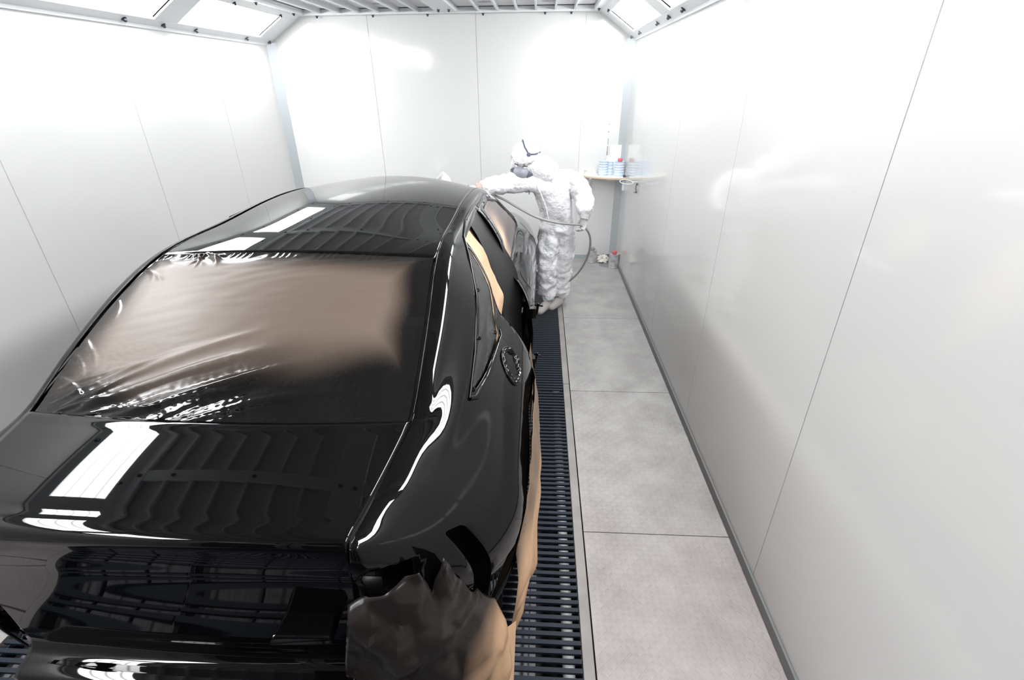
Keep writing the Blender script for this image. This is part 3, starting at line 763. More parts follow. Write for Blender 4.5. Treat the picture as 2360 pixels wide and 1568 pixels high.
# hinges and latch parts on the right centre pillar
for (y, z, sx) in ((2.60,.74,.05),(2.585,.42,.055)):
    P = at_yz(y, z, .012)
    b = MB(); b.obox(P+Vector((-.01,-.02,0)), (.028,0,0), (0,.03,0), (0,0,.030)); b.tube([P+Vector((.02,0,-.03)), P+Vector((.03,0,.045))], .007, 8); b.tube([P+Vector((.01,.01,.03)), P+Vector((.055,-.02,.036))], .005, 8)
    b.build('door_hinge', black_m, car, bevel=.003)
# sill and floor pan
b = MB(); b.box((CX-.82, 1.1, .20), (CX+.82, 4.9, .30)); b.build('floor_pan', blackin_m, car, bevel=.02)
for s_ in (1, -1):
    b = MB(); b.box((CX+s_*.80, 2.2, .24), (CX+s_*.865, 3.7, .33)); b.build('sill', black_m, car, bevel=.012)
# wheels
def wheel(x, y, s_):
    wr = .32; b = MB()
    b.lathe((x, y, wr+.005), [(.20,-.10),(.27,-.105),(.31,-.09),(.32,-.05),(.32,.05),(.31,.09),(.27,.105),(.20,.10)], 40, (s_,0,0)); t = b.build('wheel', tyre_m, car, smooth=50)
    b = MB(); b.lathe((x, y, wr+.005), [(.205,.10),(.20,.07),(.06,.06),(.05,.08),(0,.08)], 40, (s_,0,0))
    for k in range(7):
        a = 2*PI*k/7; c = Vector((x+s_*.082, y+math.cos(a)*.12, wr+.005+math.sin(a)*.12)); dr = Vector((0, math.cos(a), math.sin(a))); tn = Vector((0,-math.sin(a), math.cos(a)))
        b.obox(c, dr*.08, tn*.018, (.012,0,0))
    r = b.build('rim', rim_m, None, smooth=40)
    inv = parent_inv(t); r.data.transform(inv); r.parent = t
for s_ in (1, -1):
    wheel(CX+s_*.77, 1.74, s_); wheel(CX+s_*.77, 4.38, s_)

# ------------------------------------------------------------------ masking film and paper
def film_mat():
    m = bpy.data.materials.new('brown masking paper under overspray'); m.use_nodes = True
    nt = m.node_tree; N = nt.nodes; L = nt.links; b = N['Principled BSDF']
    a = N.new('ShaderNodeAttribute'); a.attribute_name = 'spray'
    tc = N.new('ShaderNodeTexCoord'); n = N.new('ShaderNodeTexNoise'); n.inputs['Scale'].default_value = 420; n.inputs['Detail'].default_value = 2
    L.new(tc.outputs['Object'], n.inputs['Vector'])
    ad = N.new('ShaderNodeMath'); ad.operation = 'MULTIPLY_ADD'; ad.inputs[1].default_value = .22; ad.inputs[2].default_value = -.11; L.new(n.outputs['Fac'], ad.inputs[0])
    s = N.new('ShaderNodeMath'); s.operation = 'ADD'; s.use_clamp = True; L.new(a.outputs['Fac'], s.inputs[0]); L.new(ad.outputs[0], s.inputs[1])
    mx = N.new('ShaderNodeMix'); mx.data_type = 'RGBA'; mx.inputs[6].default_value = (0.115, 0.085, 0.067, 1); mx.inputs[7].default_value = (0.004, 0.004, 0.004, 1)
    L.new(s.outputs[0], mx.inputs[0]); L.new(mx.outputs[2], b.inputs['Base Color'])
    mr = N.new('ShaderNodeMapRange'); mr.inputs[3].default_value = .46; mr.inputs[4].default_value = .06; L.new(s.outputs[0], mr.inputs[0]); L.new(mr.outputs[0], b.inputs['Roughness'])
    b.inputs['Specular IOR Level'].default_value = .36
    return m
def set_attr(o, vals):
    at = o.data.attributes.new('spray', 'FLOAT', 'POINT')
    for i, v in enumerate(vals): at.data[i].value = v
NU, NV = 300, 190
folds = []   # (u0,v0,u1,v1,amp,width)
rnd = random.Random(3)
folds += [(.06,.03,.60,.46,.010,.010),(.10,.02,.66,.36,.016,.014),(.16,.01,.62,.30,-.010,.014),(.22,.00,.78,.30,.013,.013),(.30,-.02,.72,.22,-.008,.012),(.12,.06,.40,.34,.006,.007),(.03,.05,.45,.38,.006,.008),(.20,.04,.50,.22,.007,.007),(.34,-.02,.85,.16,.009,.012),(.08,.10,.34,.30,.005,.006),(.02,.12,.30,.26,.005,.006),(.05,.0,.22,.09,.010,.006),(.10,-.02,.30,.07,.010,.006),(.18,-.02,.36,.06,.008,.006)]
for k in range(12):
    a = rnd.uniform(-1.5, -.2); folds.append((.14+rnd.uniform(-.03,.06), .985, .14+.22*math.cos(a)*rnd.uniform(.5,1), .985+.22*math.sin(a)*rnd.uniform(.4,1), rnd.uniform(.002,.005), rnd.uniform(.004,.007)))
for k in range(7):
    v_ = rnd.uniform(.15,.95); folds.append((.0, v_, rnd.uniform(.06,.14), v_-rnd.uniform(.08,.2), rnd.uniform(.002,.004), .006))
def fold_h(u, v):
    h = 0
    for (a, c, d, e, am, wd) in folds:
        dx, dy = d-a, (e-c)*.62; L2 = dx*dx+dy*dy; px, py = u-a, (v-c)*.62
        s = (px*dx+py*dy)/L2
        if s < -.05 or s > 1.05: continue
        dist = (px*dy-py*dx)/math.sqrt(L2) + .012*math.sin(s*3.2)
        ww = wd*(.6+.9*s)
        if abs(dist) < 3*ww: h += am*math.exp(-(dist/ww)**2)*sstep(-.05,.15,s)*(1-sstep(.55,1.02,s))
    return h
b = MB(); sp = []
def filmp(u, v):
    x = u; p = backl(u, v, 0, .985)
    edge = min(u, 1-u, v*1.1, (1-v)*.9)
    h = .004 + .010*sstep(0, .12, edge) + fold_h(u, v)*sstep(0,.03,edge+.015)
    h += .0009*noise.noise(Vector((u*9+v*5, v*22-u*9, 2)))*sstep(0,.05,edge) + .0010*noise.noise(Vector((u*60, v*70, 5)))*(1-sstep(.1,.5,v))
    if v > .93: h += .002*math.sin(u*190+3*math.sin(u*40))*sstep(.93,.97,v)*(1-u)
    return p+Vector((0,-.3*h,h))
b.grid(filmp, NU, NV)
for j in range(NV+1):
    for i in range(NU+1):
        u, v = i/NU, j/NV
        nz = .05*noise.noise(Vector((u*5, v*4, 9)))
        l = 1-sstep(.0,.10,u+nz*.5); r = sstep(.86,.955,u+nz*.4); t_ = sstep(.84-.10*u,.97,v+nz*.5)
        bt = 1-sstep(.06+.14*sstep(.2,.9,u), .24+.24*sstep(.2,.85,u), v+nz)  # bottom band: the dark ceiling's reflection painted into the colour mask
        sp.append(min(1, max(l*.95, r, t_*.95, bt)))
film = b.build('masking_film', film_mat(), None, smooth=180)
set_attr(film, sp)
tag(film, 'wrinkled brown masking sheet taped over the rear window, blackened by overspray at its edges and by a painted-in dark reflection along the bottom', 'masking film')

def sheet(name, outline, normal_off, m, label, cat, seed=1, amp=.02, sc=6, div=4, spray=None, solid=.0015, sharp=35):
    """triangulated crumpled sheet through a fan of 3D outline rows (list of rows, equal length)"""
    rows = [[Vector(p) for p in r] for r in outline]; nr = len(rows)-1; ncl = len(rows[0])-1
    b = MB(); NV_, NU_ = nr*div, ncl*div
    def fn(u, v):
        fv = v*nr; j = min(int(fv), nr-1); fv -= j; fu = u*ncl; i = min(int(fu), ncl-1); fu -= i
        p = (rows[j][i]*(1-fu)+rows[j][i+1]*fu)*(1-fv)+(rows[j+1][i]*(1-fu)+rows[j+1][i+1]*fu)*fv
        q = p*sc+Vector((seed*3.1, seed*7.7, 0))
        # facetted crumple: cell noise distances make straight creases
        d = noise.voronoi(q)[0]; h = (d[1]-d[0])*amp + amp*.5*noise.noise(q*.7)
        return p+Vector(normal_off)*h
    b.grid(fn, NU_, NV_)
    o = b.build(name, m, None, smooth=sharp, solid=solid)
    if label: tag(o, label, cat)
    return o
inner = lambda y, z, off: at_yz(y, z, -off)
# kraft paper hung inside the rear door opening and behind the front glass
rows = []
for z in (1.30, 1.20, 1.08, .97, .86, .72, .55, .36):
    r = []
    for y in (1.70, 1.86, 2.0, 2.14, 2.28, 2.42, 2.50):
        q = at_yz(max(y, 1.30), min(z, zroof(y)-.09), 0) ; r.append((min(q.x-.040, CX+.742-.10*sstep(.95,1.3,z))-.010*math.sin(y*19)-.02*sstep(2.2,2.5,y), q.y, z if z < q.z+.01 else q.z))
    rows.append(r)
sheet('masking_paper', rows, (1,0,0), kraft_m, 'brown kraft paper curtain hung inside the open rear door frame', 'masking paper', 2, .012, 7, 6)
def paper_mat(name, tan, dark, r0=.7, r1=.3, bump=.25):
    m = bpy.data.materials.new(name); m.use_nodes = True
    nt = m.node_tree; N = nt.nodes; L = nt.links; b = N['Principled BSDF']
    a = N.new('ShaderNodeAttribute'); a.attribute_name = 'spray'
    tc = N.new('ShaderNodeTexCoord'); n = N.new('ShaderNodeTexNoise'); n.inputs['Scale'].default_value = 5; n.inputs['Detail'].default_value = 6
    L.new(tc.outputs['Object'], n.inputs['Vector'])
    ad = N.new('ShaderNodeMath'); ad.operation = 'MULTIPLY_ADD'; ad.inputs[1].default_value = .3; ad.inputs[2].default_value = -.15; L.new(n.outputs['Fac'], ad.inputs[0])
    s = N.new('ShaderNodeMath'); s.operation = 'ADD'; s.use_clamp = True; L.new(a.outputs['Fac'], s.inputs[0]); L.new(ad.outputs[0], s.inputs[1])
    mx = N.new('ShaderNodeMix'); mx.data_type = 'RGBA'; mx.inputs[6].default_value = (*tan, 1); mx.inputs[7].default_value = (*dark, 1)
    L.new(s.outputs[0], mx.inputs[0]); L.new(mx.outputs[2], b.inputs['Base Color'])
    mr = N.new('ShaderNodeMapRange'); b.inputs['Specular IOR Level'].default_value = .28; mr.inputs[3].default_value = r0; mr.inputs[4].default_value = r1; L.new(s.outputs[0], mr.inputs[0]); L.new(mr.outputs[0], b.inputs['Roughness'])
    bp = N.new('ShaderNodeBump'); bp.inputs['Strength'].default_value = bump; bp.inputs['Distance'].default_value = .01
    n2 = N.new('ShaderNodeTexNoise'); n2.inputs['Scale'].default_value = 9; n2.inputs['Detail'].default_value = 3; L.new(tc.outputs['Object'], n2.inputs['Vector'])
    L.new(n2.outputs['Fac'], bp.inputs['Height']); L.new(bp.outputs['Normal'], b.inputs['Normal'])
    return m
winpaper_m = paper_mat('window paper under purple grey dust', (.50,.36,.26), (.085,.070,.068), .7, .45)
wrap_m = paper_mat('kraft wrap under wet black overspray', (.43,.27,.16), (.013,.010,.009), .6, .26, .35)
rows = []; wp_pts = []
for z in (1.29, 1.20, 1.10, 1.02, .96):
    r = []
    for y in (2.66, 2.78, 2.9, 3.05, 3.2, 3.35, 3.5, 3.66):
        zt_ = crom([2.6,2.97,3.30,3.72], [1.312,1.300,1.225,1.0], y); zz = min(z, zt_-.004); q = at_yz(y, zz, 0); r.append((q.x-.022, y, zz))
    rows.append(r)
fp = sheet('masking_paper', rows, (1,0,0), winpaper_m, 'grey dusted brown masking paper filling the front side window', 'masking paper', 5, .006, 6, 6)
set_attr(fp, [1-.95*math.exp(-(((v.co.y-2.80)/.13)**2+((v.co.z-1.10)/.12)**2)) for v in fp.data.vertices])

# kraft wrap hung over the rear lower corner and over the wheel
def wrap(name, rows, label, seed, amp, sc, spray, div=7):
    o = sheet(name, rows, (.35,-.9,.15), wrap_m, label, 'masking paper', seed, amp, sc, div, solid=.001)
    set_attr(o, [spray(v.co) for v in o.data.vertices]); return o
rows = [
 [(-.470,.775,.745),(-.405,.760,.780),(-.340,.775,.815),(-.285,.800,.845),(-.262,.810,.735),(-.232,.835,.865),(-.205,.875,.715),(-.180,.930,.60),(-.150,.985,.50)],
 [(-.480,.745,.64),(-.410,.715,.66),(-.345,.755,.69),(-.290,.765,.66),(-.245,.79,.66),(-.215,.83,.66),(-.180,.885,.60),(-.155,.94,.52),(-.120,1.00,.44)],
 [(-.500,.735,.52),(-.430,.745,.53),(-.350,.705,.56),(-.285,.75,.54),(-.235,.78,.55),(-.195,.83,.52),(-.155,.885,.49),(-.125,.94,.44),(-.095,1.00,.37)],
 [(-.520,.740,.38),(-.440,.720,.39),(-.360,.735,.41),(-.290,.745,.41),(-.230,.765,.42),(-.180,.81,.39),(-.140,.87,.37),(-.100,.93,.33),(-.080,.985,.28)],
 [(-.540,.735,.22),(-.450,.750,.22),(-.370,.725,.24),(-.290,.740,.25),(-.225,.75,.26),(-.165,.79,.25),(-.120,.85,.24),(-.085,.91,.21),(-.070,.955,.17)],
 [(-.550,.730,.06),(-.460,.740,.06),(-.370,.720,.07),(-.290,.730,.08),(-.220,.74,.09),(-.155,.78,.08),(-.115,.84,.07),(-.090,.90,.05),(-.085,.93,.03)],
]
wrap('masking_paper', rows, 'dark oversprayed kraft paper wrapped round the rear lower corner of the car', 3, .050, 6.5,
     lambda c: 1.12-1.1*sstep(-.22,-.06,c.x+.05*noise.noise(c*9))*sstep(.62,.30,c.z+.06*noise.noise(c*7))-.18*sstep(.35,.1,c.z)*sstep(-.45,-.3,c.x))
rows = [
 [(-.055,1.07,.56),(-.030,1.22,.63),(-.018,1.42,.70),(-.012,1.65,.72),(-.012,1.88,.72),(-.020,2.08,.66),(-.030,2.26,.56)],
 [(-.050,1.06,.46),(-.018,1.22,.50),(.004,1.42,.54),(.014,1.65,.56),(.006,1.88,.56),(-.010,2.08,.52),(-.025,2.26,.46)],
 [(-.062,1.05,.34),(-.010,1.18,.38),(.006,1.38,.38),(.020,1.62,.40),(.012,1.88,.40),(-.006,2.08,.38),(-.022,2.26,.34)],
 [(-.075,1.04,.22),(-.040,1.16,.25),(.006,1.30,.26),(.004,1.60,.24),(.000,1.88,.24),(-.012,2.08,.22),(-.026,2.26,.22)],
 [(-.085,1.02,.08),(-.060,1.14,.10),(-.018,1.32,.12),(-.010,1.60,.09),(-.016,1.88,.08),(-.022,2.08,.07),(-.035,2.26,.08)],
]
wrap('masking_paper', rows, 'crumpled brown kraft paper hung over the right rear wheel beside the grating', 8, .046, 6.0,
     lambda c: max(0, min(1, .85*sstep(.40,.62,c.z)+.6*sstep(1.30,1.02,c.y)*sstep(-.02,-.07,c.x)-.12)))
rows = [
 [(-.055,2.28,.52),(-.045,2.42,.54),(-.042,2.56,.55)],
 [(-.020,2.28,.36),(-.018,2.42,.38),(-.022,2.56,.38)],
 [(-.030,2.28,.20),(-.022,2.42,.22),(-.030,2.56,.20)],
 [(-.040,2.28,.05),(-.036,2.42,.06),(-.040,2.56,.05)],
]
wrap('masking_paper', rows, 'brown kraft strip hanging over the sill below the open rear door frame', 11, .015, 6, lambda c: .35+.4*sstep(.3,.6,c.z))
# loose pale corner of kraft sticking out towards the grating
b = MB(); V = [(-.13,.93,.34),(-.055,1.02,.30),(-.060,.92,.10),(-.11,.80,.06),(-.20,.76,.16)]
b.add(V, [(0,1,2),(0,2,3),(0,3,4)]); o = b.build('masking_paper', kraft_m, None, solid=.001)
tag(o, 'pale folded corner of clean kraft paper poking out low at the car’s rear corner', 'masking paper')

# the left half of the tail is a touch wider than the right one
for o in list(bpy.data.objects):
    if o.type == 'MESH' and (o.parent is car or o.name.startswith('masking_film')) :
        off = Vector((CX, 2.7, 0)) if o.parent is car else Vector((0,0,0))
        if o.data.users > 1: continue
        for v in o.data.vertices:
            X = v.co+off; dx = X.x-CX
            if dx < 0 and X.y < 1.95:
                o_ = -dx; dl = o_*.18 if o_ < .56 else .10-.065*sstep(.56,.72,o_)
                v.co.x -= dl*sstep(1.95, 1.15, X.y)

# ------------------------------------------------------------------ painter
def skin_mesh(verts, edges, radii, root=0, sub=2):
    me = bpy.data.meshes.new('tmp'); me.from_pydata([Vector(v) for v in verts], edges, []); o = bpy.data.objects.new('tmp', me); COL.objects.link(o)
    md = o.modifiers.new('skin', 'SKIN'); md.use_smooth_shade = True; md.branch_smoothing = .6
    if not me.skin_vertices: 
        bpy.context.view_layer.objects.active = o
        me.attributes  # skin layer is made by the modifier
    for i, sv in enumerate(me.skin_vertices[0].data):
        r = radii[i]; sv.radius = r if isinstance(r, tuple) else (r, r); sv.use_root = (i == root)
    s_ = o.modifiers.new('sub', 'SUBSURF'); s_.levels = sub; s_.render_levels = sub
    dg = bpy.context.evaluated_depsgraph_get(); dg.update()
    ev = o.evaluated_get(dg); out = bpy.data.meshes.new_from_object(ev)
    bpy.data.objects.remove(o)
    return out
def put(name, me, m, parent, world=True):
    if world: me.transform(parent_inv(parent))
    me.materials.clear(); me.materials.append(m); me.shade_smooth()
    for p in me.polygons: p.material_index = 0
    return link(name, me, parent)
def wrinkle(me, amp, sc, ridge=.5, fn=None):
    me.update(); nr = [Vector(v.normal) for v in me.vertices]
    for v, n_ in zip(me.vertices, nr):
        p = v.co*sc; w_ = noise.noise_vector(p*.6)*.8
        a = noise.noise(p+w_); r = 1-abs(noise.noise(Vector((p.x*1.3, p.y*1.3, p.z*.85))+w_*1.5))*2.2
        k = fn(v.co) if fn else 1
        v.co += n_*(amp*k*(a*(1-ridge)+r*ridge))
person = empty('person', (.17, 4.30, 0), 'person in white hooded coverall and grey respirator bending to spray the car roof', 'person')
# joints
PEL=(.165,4.33,.800); WST=(.150,4.30,.930); CH=(.125,4.26,1.075); NK=(.060,4.22,1.215); SR=(-.03,4.19,1.205); SL=(.245,4.31,1.215)
HB=(-.055,4.205,1.290); HT=(-.130,4.185,1.385)
ER=(-.265,4.13,1.190); WR=(-.490,4.04,1.165); EL=(.375,4.28,1.070); WL=(.385,4.16,.925)
HRt=(.088,4.32,.765); HLt=(.240,4.36,.765); KR=(.070,4.28,.455); KL=(.225,4.38,.470); AR=(.095,4.33,.085); AL=(.212,4.42,.085)
mid=lambda a,b,t=.5: tuple(a[i]*(1-t)+b[i]*t for i in range(3))
V=[PEL,WST,CH,NK, SR,mid(SR,ER),ER,mid(ER,WR),WR, SL,mid(SL,EL),EL,mid(EL,WL),WL, HRt,mid(HRt,KR),KR,mid(KR,AR),AR, HLt,mid(HLt,KL),KL,mid(KL,AL),AL]
Ed=[(0,1),(1,2),(2,3),(2,4),(4,5),(5,6),(6,7),(7,8),(2,9),(9,10),(10,11),(11,12),(12,13),(0,14),(14,15),(15,16),(16,17),(17,18),(0,19),(19,20),(20,21),(21,22),(22,23)]
Rr=[(.150,.125),(.155,.125),(.180,.140),(.100,.095),(.095,.10),.088,.078,.070,.054,(.115,.110),.100,.088,.080,.064,.096,.092,.080,.076,.078,.096,.092,.082,.078,.080]
suit=skin_mesh(V,Ed,Rr)
bm=bmesh.new(); bm.from_mesh(suit); bmesh.ops.subdivide_edges(bm, edges=bm.edges, cuts=1, use_grid_fill=True); bmesh.ops.smooth_vert(bm, verts=bm.verts, factor=.5, use_axis_x=True, use_axis_y=True, use_axis_z=True); bm.to_mesh(suit); bm.free()
wrinkle(suit, .019, 10, .75, lambda c: .6+.9*sstep(.95,.75,c.z) if c.x > -.1 else .7)
wrinkle(suit, .009, 24, .8)
put('coverall', suit, suit_m, person)
# body under the suit: one continuous figure, head, neck, arms to the palms
hd = Vector((-.30,-.72,-.62)).normalized()            # where the face looks
Hc = Vector((-.118,4.195,1.385))
FR=(-.118+hd.x*.055, 4.195+hd.y*.055, 1.385+hd.z*.055)
Vb=[PEL,WST,CH,NK,HB,tuple(Hc),FR, SR,ER,WR,tuple(Vector(WR)+Vector((-.085,-.03,-.004))), SL,EL,WL,tuple(Vector(WL)+Vector((-.012,-.03,-.07))), HRt,KR,AR,(.07,4.28,.05), HLt,KL,AL,(.19,4.36,.05)]
Eb=[(0,1),(1,2),(2,3),(3,4),(4,5),(5,6),(2,7),(7,8),(8,9),(9,10),(2,11),(11,12),(12,13),(13,14),(0,15),(15,16),(16,17),(17,18),(0,19),(19,20),(20,21),(21,22)]
Rb=[(.10,.08),(.09,.07),(.09,.07),.045,.050,.082,.075,.036,.034,.026,.012,.036,.034,.024,.010,.07,.052,.036,.03,.07,.052,.036,.03]
body=skin_mesh(Vb,Eb,Rb)
put('body', body, skin_m, person)
# face details: brow, nose bridge and two eyes above the mask
up_ = Vector((-.05,-.60,.80)); rt_ = hd.cross(up_).normalized(); up_ = rt_.cross(hd).normalized()
def fpt(a, c, d): return Hc+rt_*a+up_*c+hd*d
# hood
hood_bm = bmesh.new(); bmesh.ops.create_uvsphere(hood_bm, u_segments=64, v_segments=40, radius=1)
for v in hood_bm.verts:
    c = v.co.copy(); p = Hc + rt_*c.x*.112 + up_*(c.y*.128) + hd*(c.z*.122)
    if c.y < 0: p += Vector((.05,.02,-.03))*(-c.y)*max(0, .4-c.z)
    k = noise.noise(p*22)*.004 + .003*noise.noise(Vector((p.x*50, p.y*20, p.z*20))); v.co = p+c*k
dele = [f for f in hood_bm.faces if (lambda q: (q-Hc).dot(hd) > .052 and (q-Hc).dot(up_) < .040)(f.calc_center_median())]
bmesh.ops.delete(hood_bm, geom=dele, context='FACES')
hm = bpy.data.meshes.new('hood'); hood_bm.to_mesh(hm); hood_bm.free()
ho = put('coverall_hood', hm, suit_m, person); md = ho.modifiers.new('solid','SOLIDIFY'); md.thickness = .004
b = MB(); b.tube(smooth_path([fpt(.11,-.03,.01)+Vector((.01,0,-.01)), (-.03,4.20,1.31), (.03,4.22,1.27), (.07,4.24,1.24)], 6), [.085,.088,.09,.092,.095,.098,.10,.102,.104,.105,.107,.108,.11,.11,.11,.11,.11,.11,.11], 24)
m_ = b.build('hood_collar', suit_m, person, smooth=180)
# rim gathered round the face
rim = []
for i in range(33):
    a = 2*PI*i/32; rim.append(fpt(.098*math.cos(a), -.040+.082*math.sin(a), .055+.022*math.cos(a)**2*0-.012*abs(math.cos(a))))
b = MB(); b.tube(rim, .008, 8); b.build('hood_hem', suit_m, person, smooth=180)
for s_ in (1,-1):
    b = MB(); e = fpt(.034*s_, .012, .118); b.lathe(e, [(0,.011),(.008,.008),(.012,0),(.008,-.008),(0,-.011)], 12, hd); b.build('eye', shelf_m, person, smooth=180)
    b = MB(); b.tube([fpt(.016*s_,.030,.124), fpt(.034*s_,.036,.124), fpt(.054*s_,.028,.114)], .004, 6); b.build('eyebrow', blackin_m, person, smooth=80)
b = MB(); b.tube([fpt(0,.018,.122), fpt(0,-.002,.134), fpt(0,-.022,.146)], [.007,.010,.013], 10); b.build('nose', skin_m, person, smooth=80)
# respirator
resp = empty('respirator', (0,0,0)); resp.parent = person; resp.location = Vector((-.14,4.1,1.29))-person.location
def R_(name, mb, m, **k): return mb.build(name, m, resp, **k)
mc = fpt(0,-.052,.122)
b = MB(); b.lathe(mc, [(.066,-.02),(.072,.005),(.064,.032),(.044,.054),(.022,.064),(.018,.080),(0,.082)], 28, (hd-up_*.35)); R_('face_piece', b, mask_m, smooth=60)
for s_ in (1,-1):
    b = MB(); b.lathe(fpt(.058*s_,-.060,.125), [(0,-.02),(.036,-.018),(.040,-.005),(.040,.018),(.032,.026),(0,.027)], 24, (hd*.7+rt_*s_*.8-up_*.2)); R_('filter_cartridge', b, maskd_m, smooth=40)
b = MB(); b.tube(smooth_path([fpt(.062,-.04,.10), fpt(.105,.02,.07), fpt(.108,.065,.0), fpt(.075,.105,-.03), fpt(0,.125,-.045), fpt(-.075,.105,-.03), fpt(-.108,.065,0), fpt(-.105,.02,.07), fpt(-.062,-.04,.10)], 5), .0035, 6); 
R_('side_strap', b, strapw_m, smooth=80)
# crown harness, Y-shaped, navy
sideS = 1 if fpt(.1,0,0).x > fpt(-.1,0,0).x else -1
b = MB(); J = fpt(.092*sideS,.078,-.010)
def hs(a,c,d):
    q = Vector((a/.112, c/.128, d/.122)); q = q/q.length*1.03; return Hc+rt_*q.x*.112+up_*q.y*.128+hd*q.z*.122
def hd_(x, y, z, k=1.045):
    v = Vector((x, y, z)).normalized(); q = Vector((v.dot(rt_)/.112, v.dot(up_)/.128, v.dot(hd)/.122)); return Hc+v*(k/q.length)
def arc(a, c, n=10): return [hd_(*(Vector(a).normalized()*(1-i/n)+Vector(c).normalized()*(i/n))) for i in range(n+1)]
JP = (.20,-.93,.24)
b.tube(arc((-.20,-.15,.97), (-.05,-.75,.62), 8)+arc((-.05,-.75,.62), JP, 6)[1:], .0065, 8); b.tube(arc(JP, (.62,-.72,.25), 6)+arc((.62,-.72,.25), (.95,.05,.30), 8)[1:], .0065, 8)
b.lathe(hd_(*JP, 1.02), [(0,.012),(.015,.010),(.017,0)], 14, Vector(JP))
R_('crown_harness', b, strap_m, smooth=60)
b = MB(); b.tube(arc(JP, (.02,-.88,-.40), 10), .0055, 8); R_('crown_strap', b, strapw_m, smooth=60)
for q in ((.045,-.035,.15),(.075,-.05,.13)):
    b = MB(); a0 = fpt(q[0]*sideS,q[1],q[2]); b.tube(smooth_path([a0, a0+Vector((0,-.005,-.03)), a0+Vector((.006*sideS,-.004,-.065)), a0+Vector((0,0,-.09))], 4), .004, 6); R_('strap_end', b, strapw_m, smooth=80)
b = MB(); a0 = fpt(.07*sideS,-.07,.135)+Vector((0,0,-.09)); b.tube([a0, a0+Vector((0,0,-.045))], .005, 6); R_('buckle', b, strap_m, smooth=80)
# zip flap down the chest
b = MB(); b.tube(smooth_path([(-.02,4.09,1.17),(.02,4.10,1.08),(.055,4.13,.98),(.08,4.16,.86)], 5), .006, 6); b.build('zip_flap', suit_m, person, smooth=80)
# gloves: palm and five fingers as skinned chains joined at the wrist
def hand(name, wrist, dirn, palm_n, curl, m, thumb_side, scale=1.0):
    w0 = Vector(wrist); d = Vector(dirn).normalized(); n_ = Vector(palm_n); n_ = (n_-d*n_.dot(d)).normalized(); s_ = d.cross(n_).normalized()*thumb_side
    k = scale; g_ = empty(name, (0,0,0)); g_.parent = person; g_.location = w0-person.location
    V=[w0-d*.035*k, w0, w0+d*.045*k, w0+d*.080*k]; E=[(0,1),(1,2),(2,3)]; R=[(.030*k,.026*k),(.030*k,.022*k),(.040*k,.018*k),(.040*k,.016*k)]
    me = skin_mesh(V,E,R,1,2); put('palm', me, m, g_)
    L_ = [(.030,.022,.018),(.034,.024,.020),(.032,.023,.018),(.026,.018,.016)]
    for i in range(4):
        o_ = (1.5-i)*.020*k; base = w0+d*.075*k+s_*o_; c = curl*(1+.12*i); pts=[base-d*.02*k, base]; ang=c*.55; 
        for Ls in L_[i]:
            dd = d*math.cos(ang)+n_*math.sin(ang)+s_*o_*.6; pts.append(pts[-1]+dd.normalized()*Ls*k); ang += c
        me = skin_mesh(pts, [(j,j+1) for j in range(len(pts)-1)], [.010*k,.0105*k,.0100*k,.0092*k,.0082*k], 0, 2); put('finger', me, m, g_)
    pts=[w0+d*.012*k+s_*.022*k]
    for dv, Ls in (((.6,.25,.75),.034),((.75,.55,.45),.028),((.7,.8,.1),.024)):
        dd = d*dv[0]+n_*dv[1]+s_*dv[2]; pts.append(pts[-1]+dd.normalized()*Ls*k)
    me = skin_mesh(pts, [(0,1),(1,2),(2,3)], [.014*k,.013*k,.012*k,.010*k], 0, 2); put('thumb', me, m, g_)
    return g_
GH = Vector((-.585,4.005,1.172))
hand('spraying_glove', (-.530,4.025,1.170), (-1,-.35,.05), (-.1,-.3,-1), .62, glove_m, 1, .95)
b = MB(); b.tube([(-.478,4.045,1.166), (-.515,4.03,1.168)], [.042,.038], 20); b.build('glove_cuff', cuff_m, person, smooth=60)
hand('hose_glove', (.378,4.150,.905), (-.10,-.25,-1), (-.8,-.5,0), .75, gloveg_m, 1, 1.0)
b = MB(); b.tube([(.385,4.160,.935), (.376,4.148,.895)], [.043,.040], 20); b.build('glove_wrist', gloveg_m, person, smooth=60)
# shoe covers
for (x, y, dx, dy) in ((.075,4.26,-.45,-.85),(.195,4.36,-.50,-.80)):
    d = Vector((dx,dy,0)).normalized(); a0 = Vector((x,y,0))
    me = skin_mesh([a0-d*.02+Vector((0,0,.10))+(-d*.05), a0-d*.07+Vector((0,0,.045)), a0+d*.03+Vector((0,0,.052)), a0+d*.11+Vector((0,0,.038)), a0+d*.165+Vector((0,0,.032))], [(0,1),(1,2),(2,3),(3,4)], [.062,.045,(.048,.05),(.046,.036),(.036,.028)], 1, 2)
    for v in me.vertices:
        v.co += Vector((1,1,.5))*.004*noise.noise(v.co*25); v.co.z = max(v.co.z, .0015)
    put('shoe_cover', me, shoe_m, person)

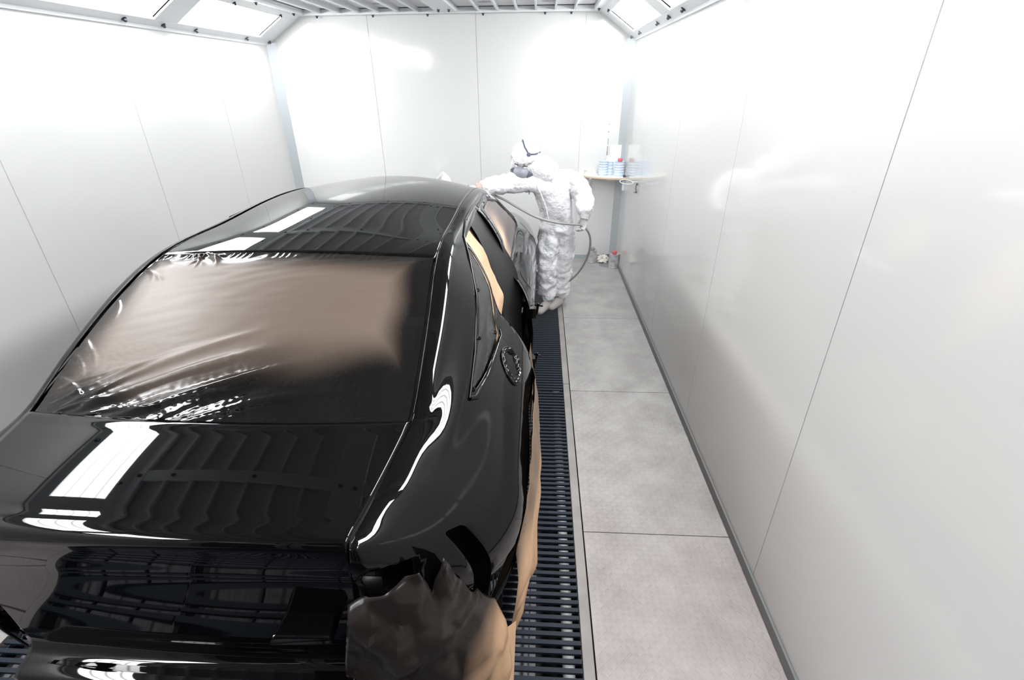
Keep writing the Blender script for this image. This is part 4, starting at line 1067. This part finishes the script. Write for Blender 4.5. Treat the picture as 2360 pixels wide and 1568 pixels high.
# spray gun with its cup, and the air hose
gun = empty('spray_gun', (-.63,3.99,1.19), 'silver spray gun with a white paint cup held over the car roof', 'spray gun')
b = MB(); b.tube([(-.60,4.0,1.165),(-.70,3.965,1.168)], .017, 14); b.lathe((-.70,3.965,1.168), [(0,-.0),(.024,0),(.026,.012),(.016,.03),(.006,.034),(0,.034)], 18, (-1,-.35,.03)); b.build('gun_body', chrome_m, gun, smooth=50)
b = MB(); b.tube([(-.615,3.995,1.165),(-.60,4.0,1.10),(-.592,4.003,1.055)], [.014,.013,.012], 12); b.build('gun_handle', chrome_m, gun, smooth=60)
b = MB(); b.tube([(-.64,3.985,1.15),(-.635,3.985,1.12),(-.618,3.99,1.095)], .004, 8); b.build('trigger', chrome_m, gun, smooth=60)
for q in ((-.575,4.01,1.185),(-.655,3.98,1.195)):
    b = MB(); b.lathe(q, [(0,.012),(.009,.010),(.010,-.004),(.006,-.012)], 12, (.8,.2,.5)); b.build('knob', chrome_m, gun, smooth=50)
ca = Vector((-.62,-.15,.60)).normalized(); c0 = Vector((-.690,3.97,1.182))
b = MB(); b.lathe(c0, [(0,0),(.012,0),(.014,.02),(.036,.055),(.044,.075),(.046,.125),(.046,.128)], 28, ca); b.build('paint_cup', cup_m, gun, smooth=50)
b = MB(); b.lathe(c0+ca*.126, [(.0,.012),(.046,.012),(.049,.008),(.049,-.004),(.046,-.004)], 28, ca); b.build('cup_lid', cuplid_m, gun, smooth=40)
hp = [(-.592,4.003,1.055),(-.575,4.01,1.045),(-.50,4.05,1.080),(-.42,4.09,1.108),(-.32,4.10,1.075),(-.17,4.05,1.005),(-.02,4.03,.935),(.14,4.06,.885),(.28,4.11,.858),(.355,4.135,.845),(.395,4.145,.815),(.435,4.18,.745),(.45,4.22,.65),(.43,4.28,.50),(.36,4.34,.34),(.24,4.38,.215),(.10,4.38,.16),(-.02,4.40,.145),(-.10,4.44,.10),(-.20,4.50,.03)]
b = MB(); b.tube(smooth_path(hp, 7), .0095, 12); tag(b.build('air_hose', hose_m, smooth=180), 'grey rubber air hose from the spray gun through the gloved hand down to the grating', 'hose')

# fine paint mist hanging round the painter and the front of the car
hz = bpy.data.materials.new('paint mist'); hz.use_nodes = True
nt = hz.node_tree; N = nt.nodes; N.remove(N['Principled BSDF']); vs_ = N.new('ShaderNodeVolumePrincipled')
vs_.inputs['Color'].default_value = (.9,.9,.9,1); vs_.inputs['Density'].default_value = HAZE; vs_.inputs['Anisotropy'].default_value = .2
nt.links.new(vs_.outputs[0], N['Material Output'].inputs['Volume'])
b = MB(); b.box((-2.4,2.6,.02), (.9,5.7,2.2)); o = b.build('paint_mist', hz); tag(o, 'thin white haze of paint mist around the painter and the front of the car', 'mist', kind='stuff')
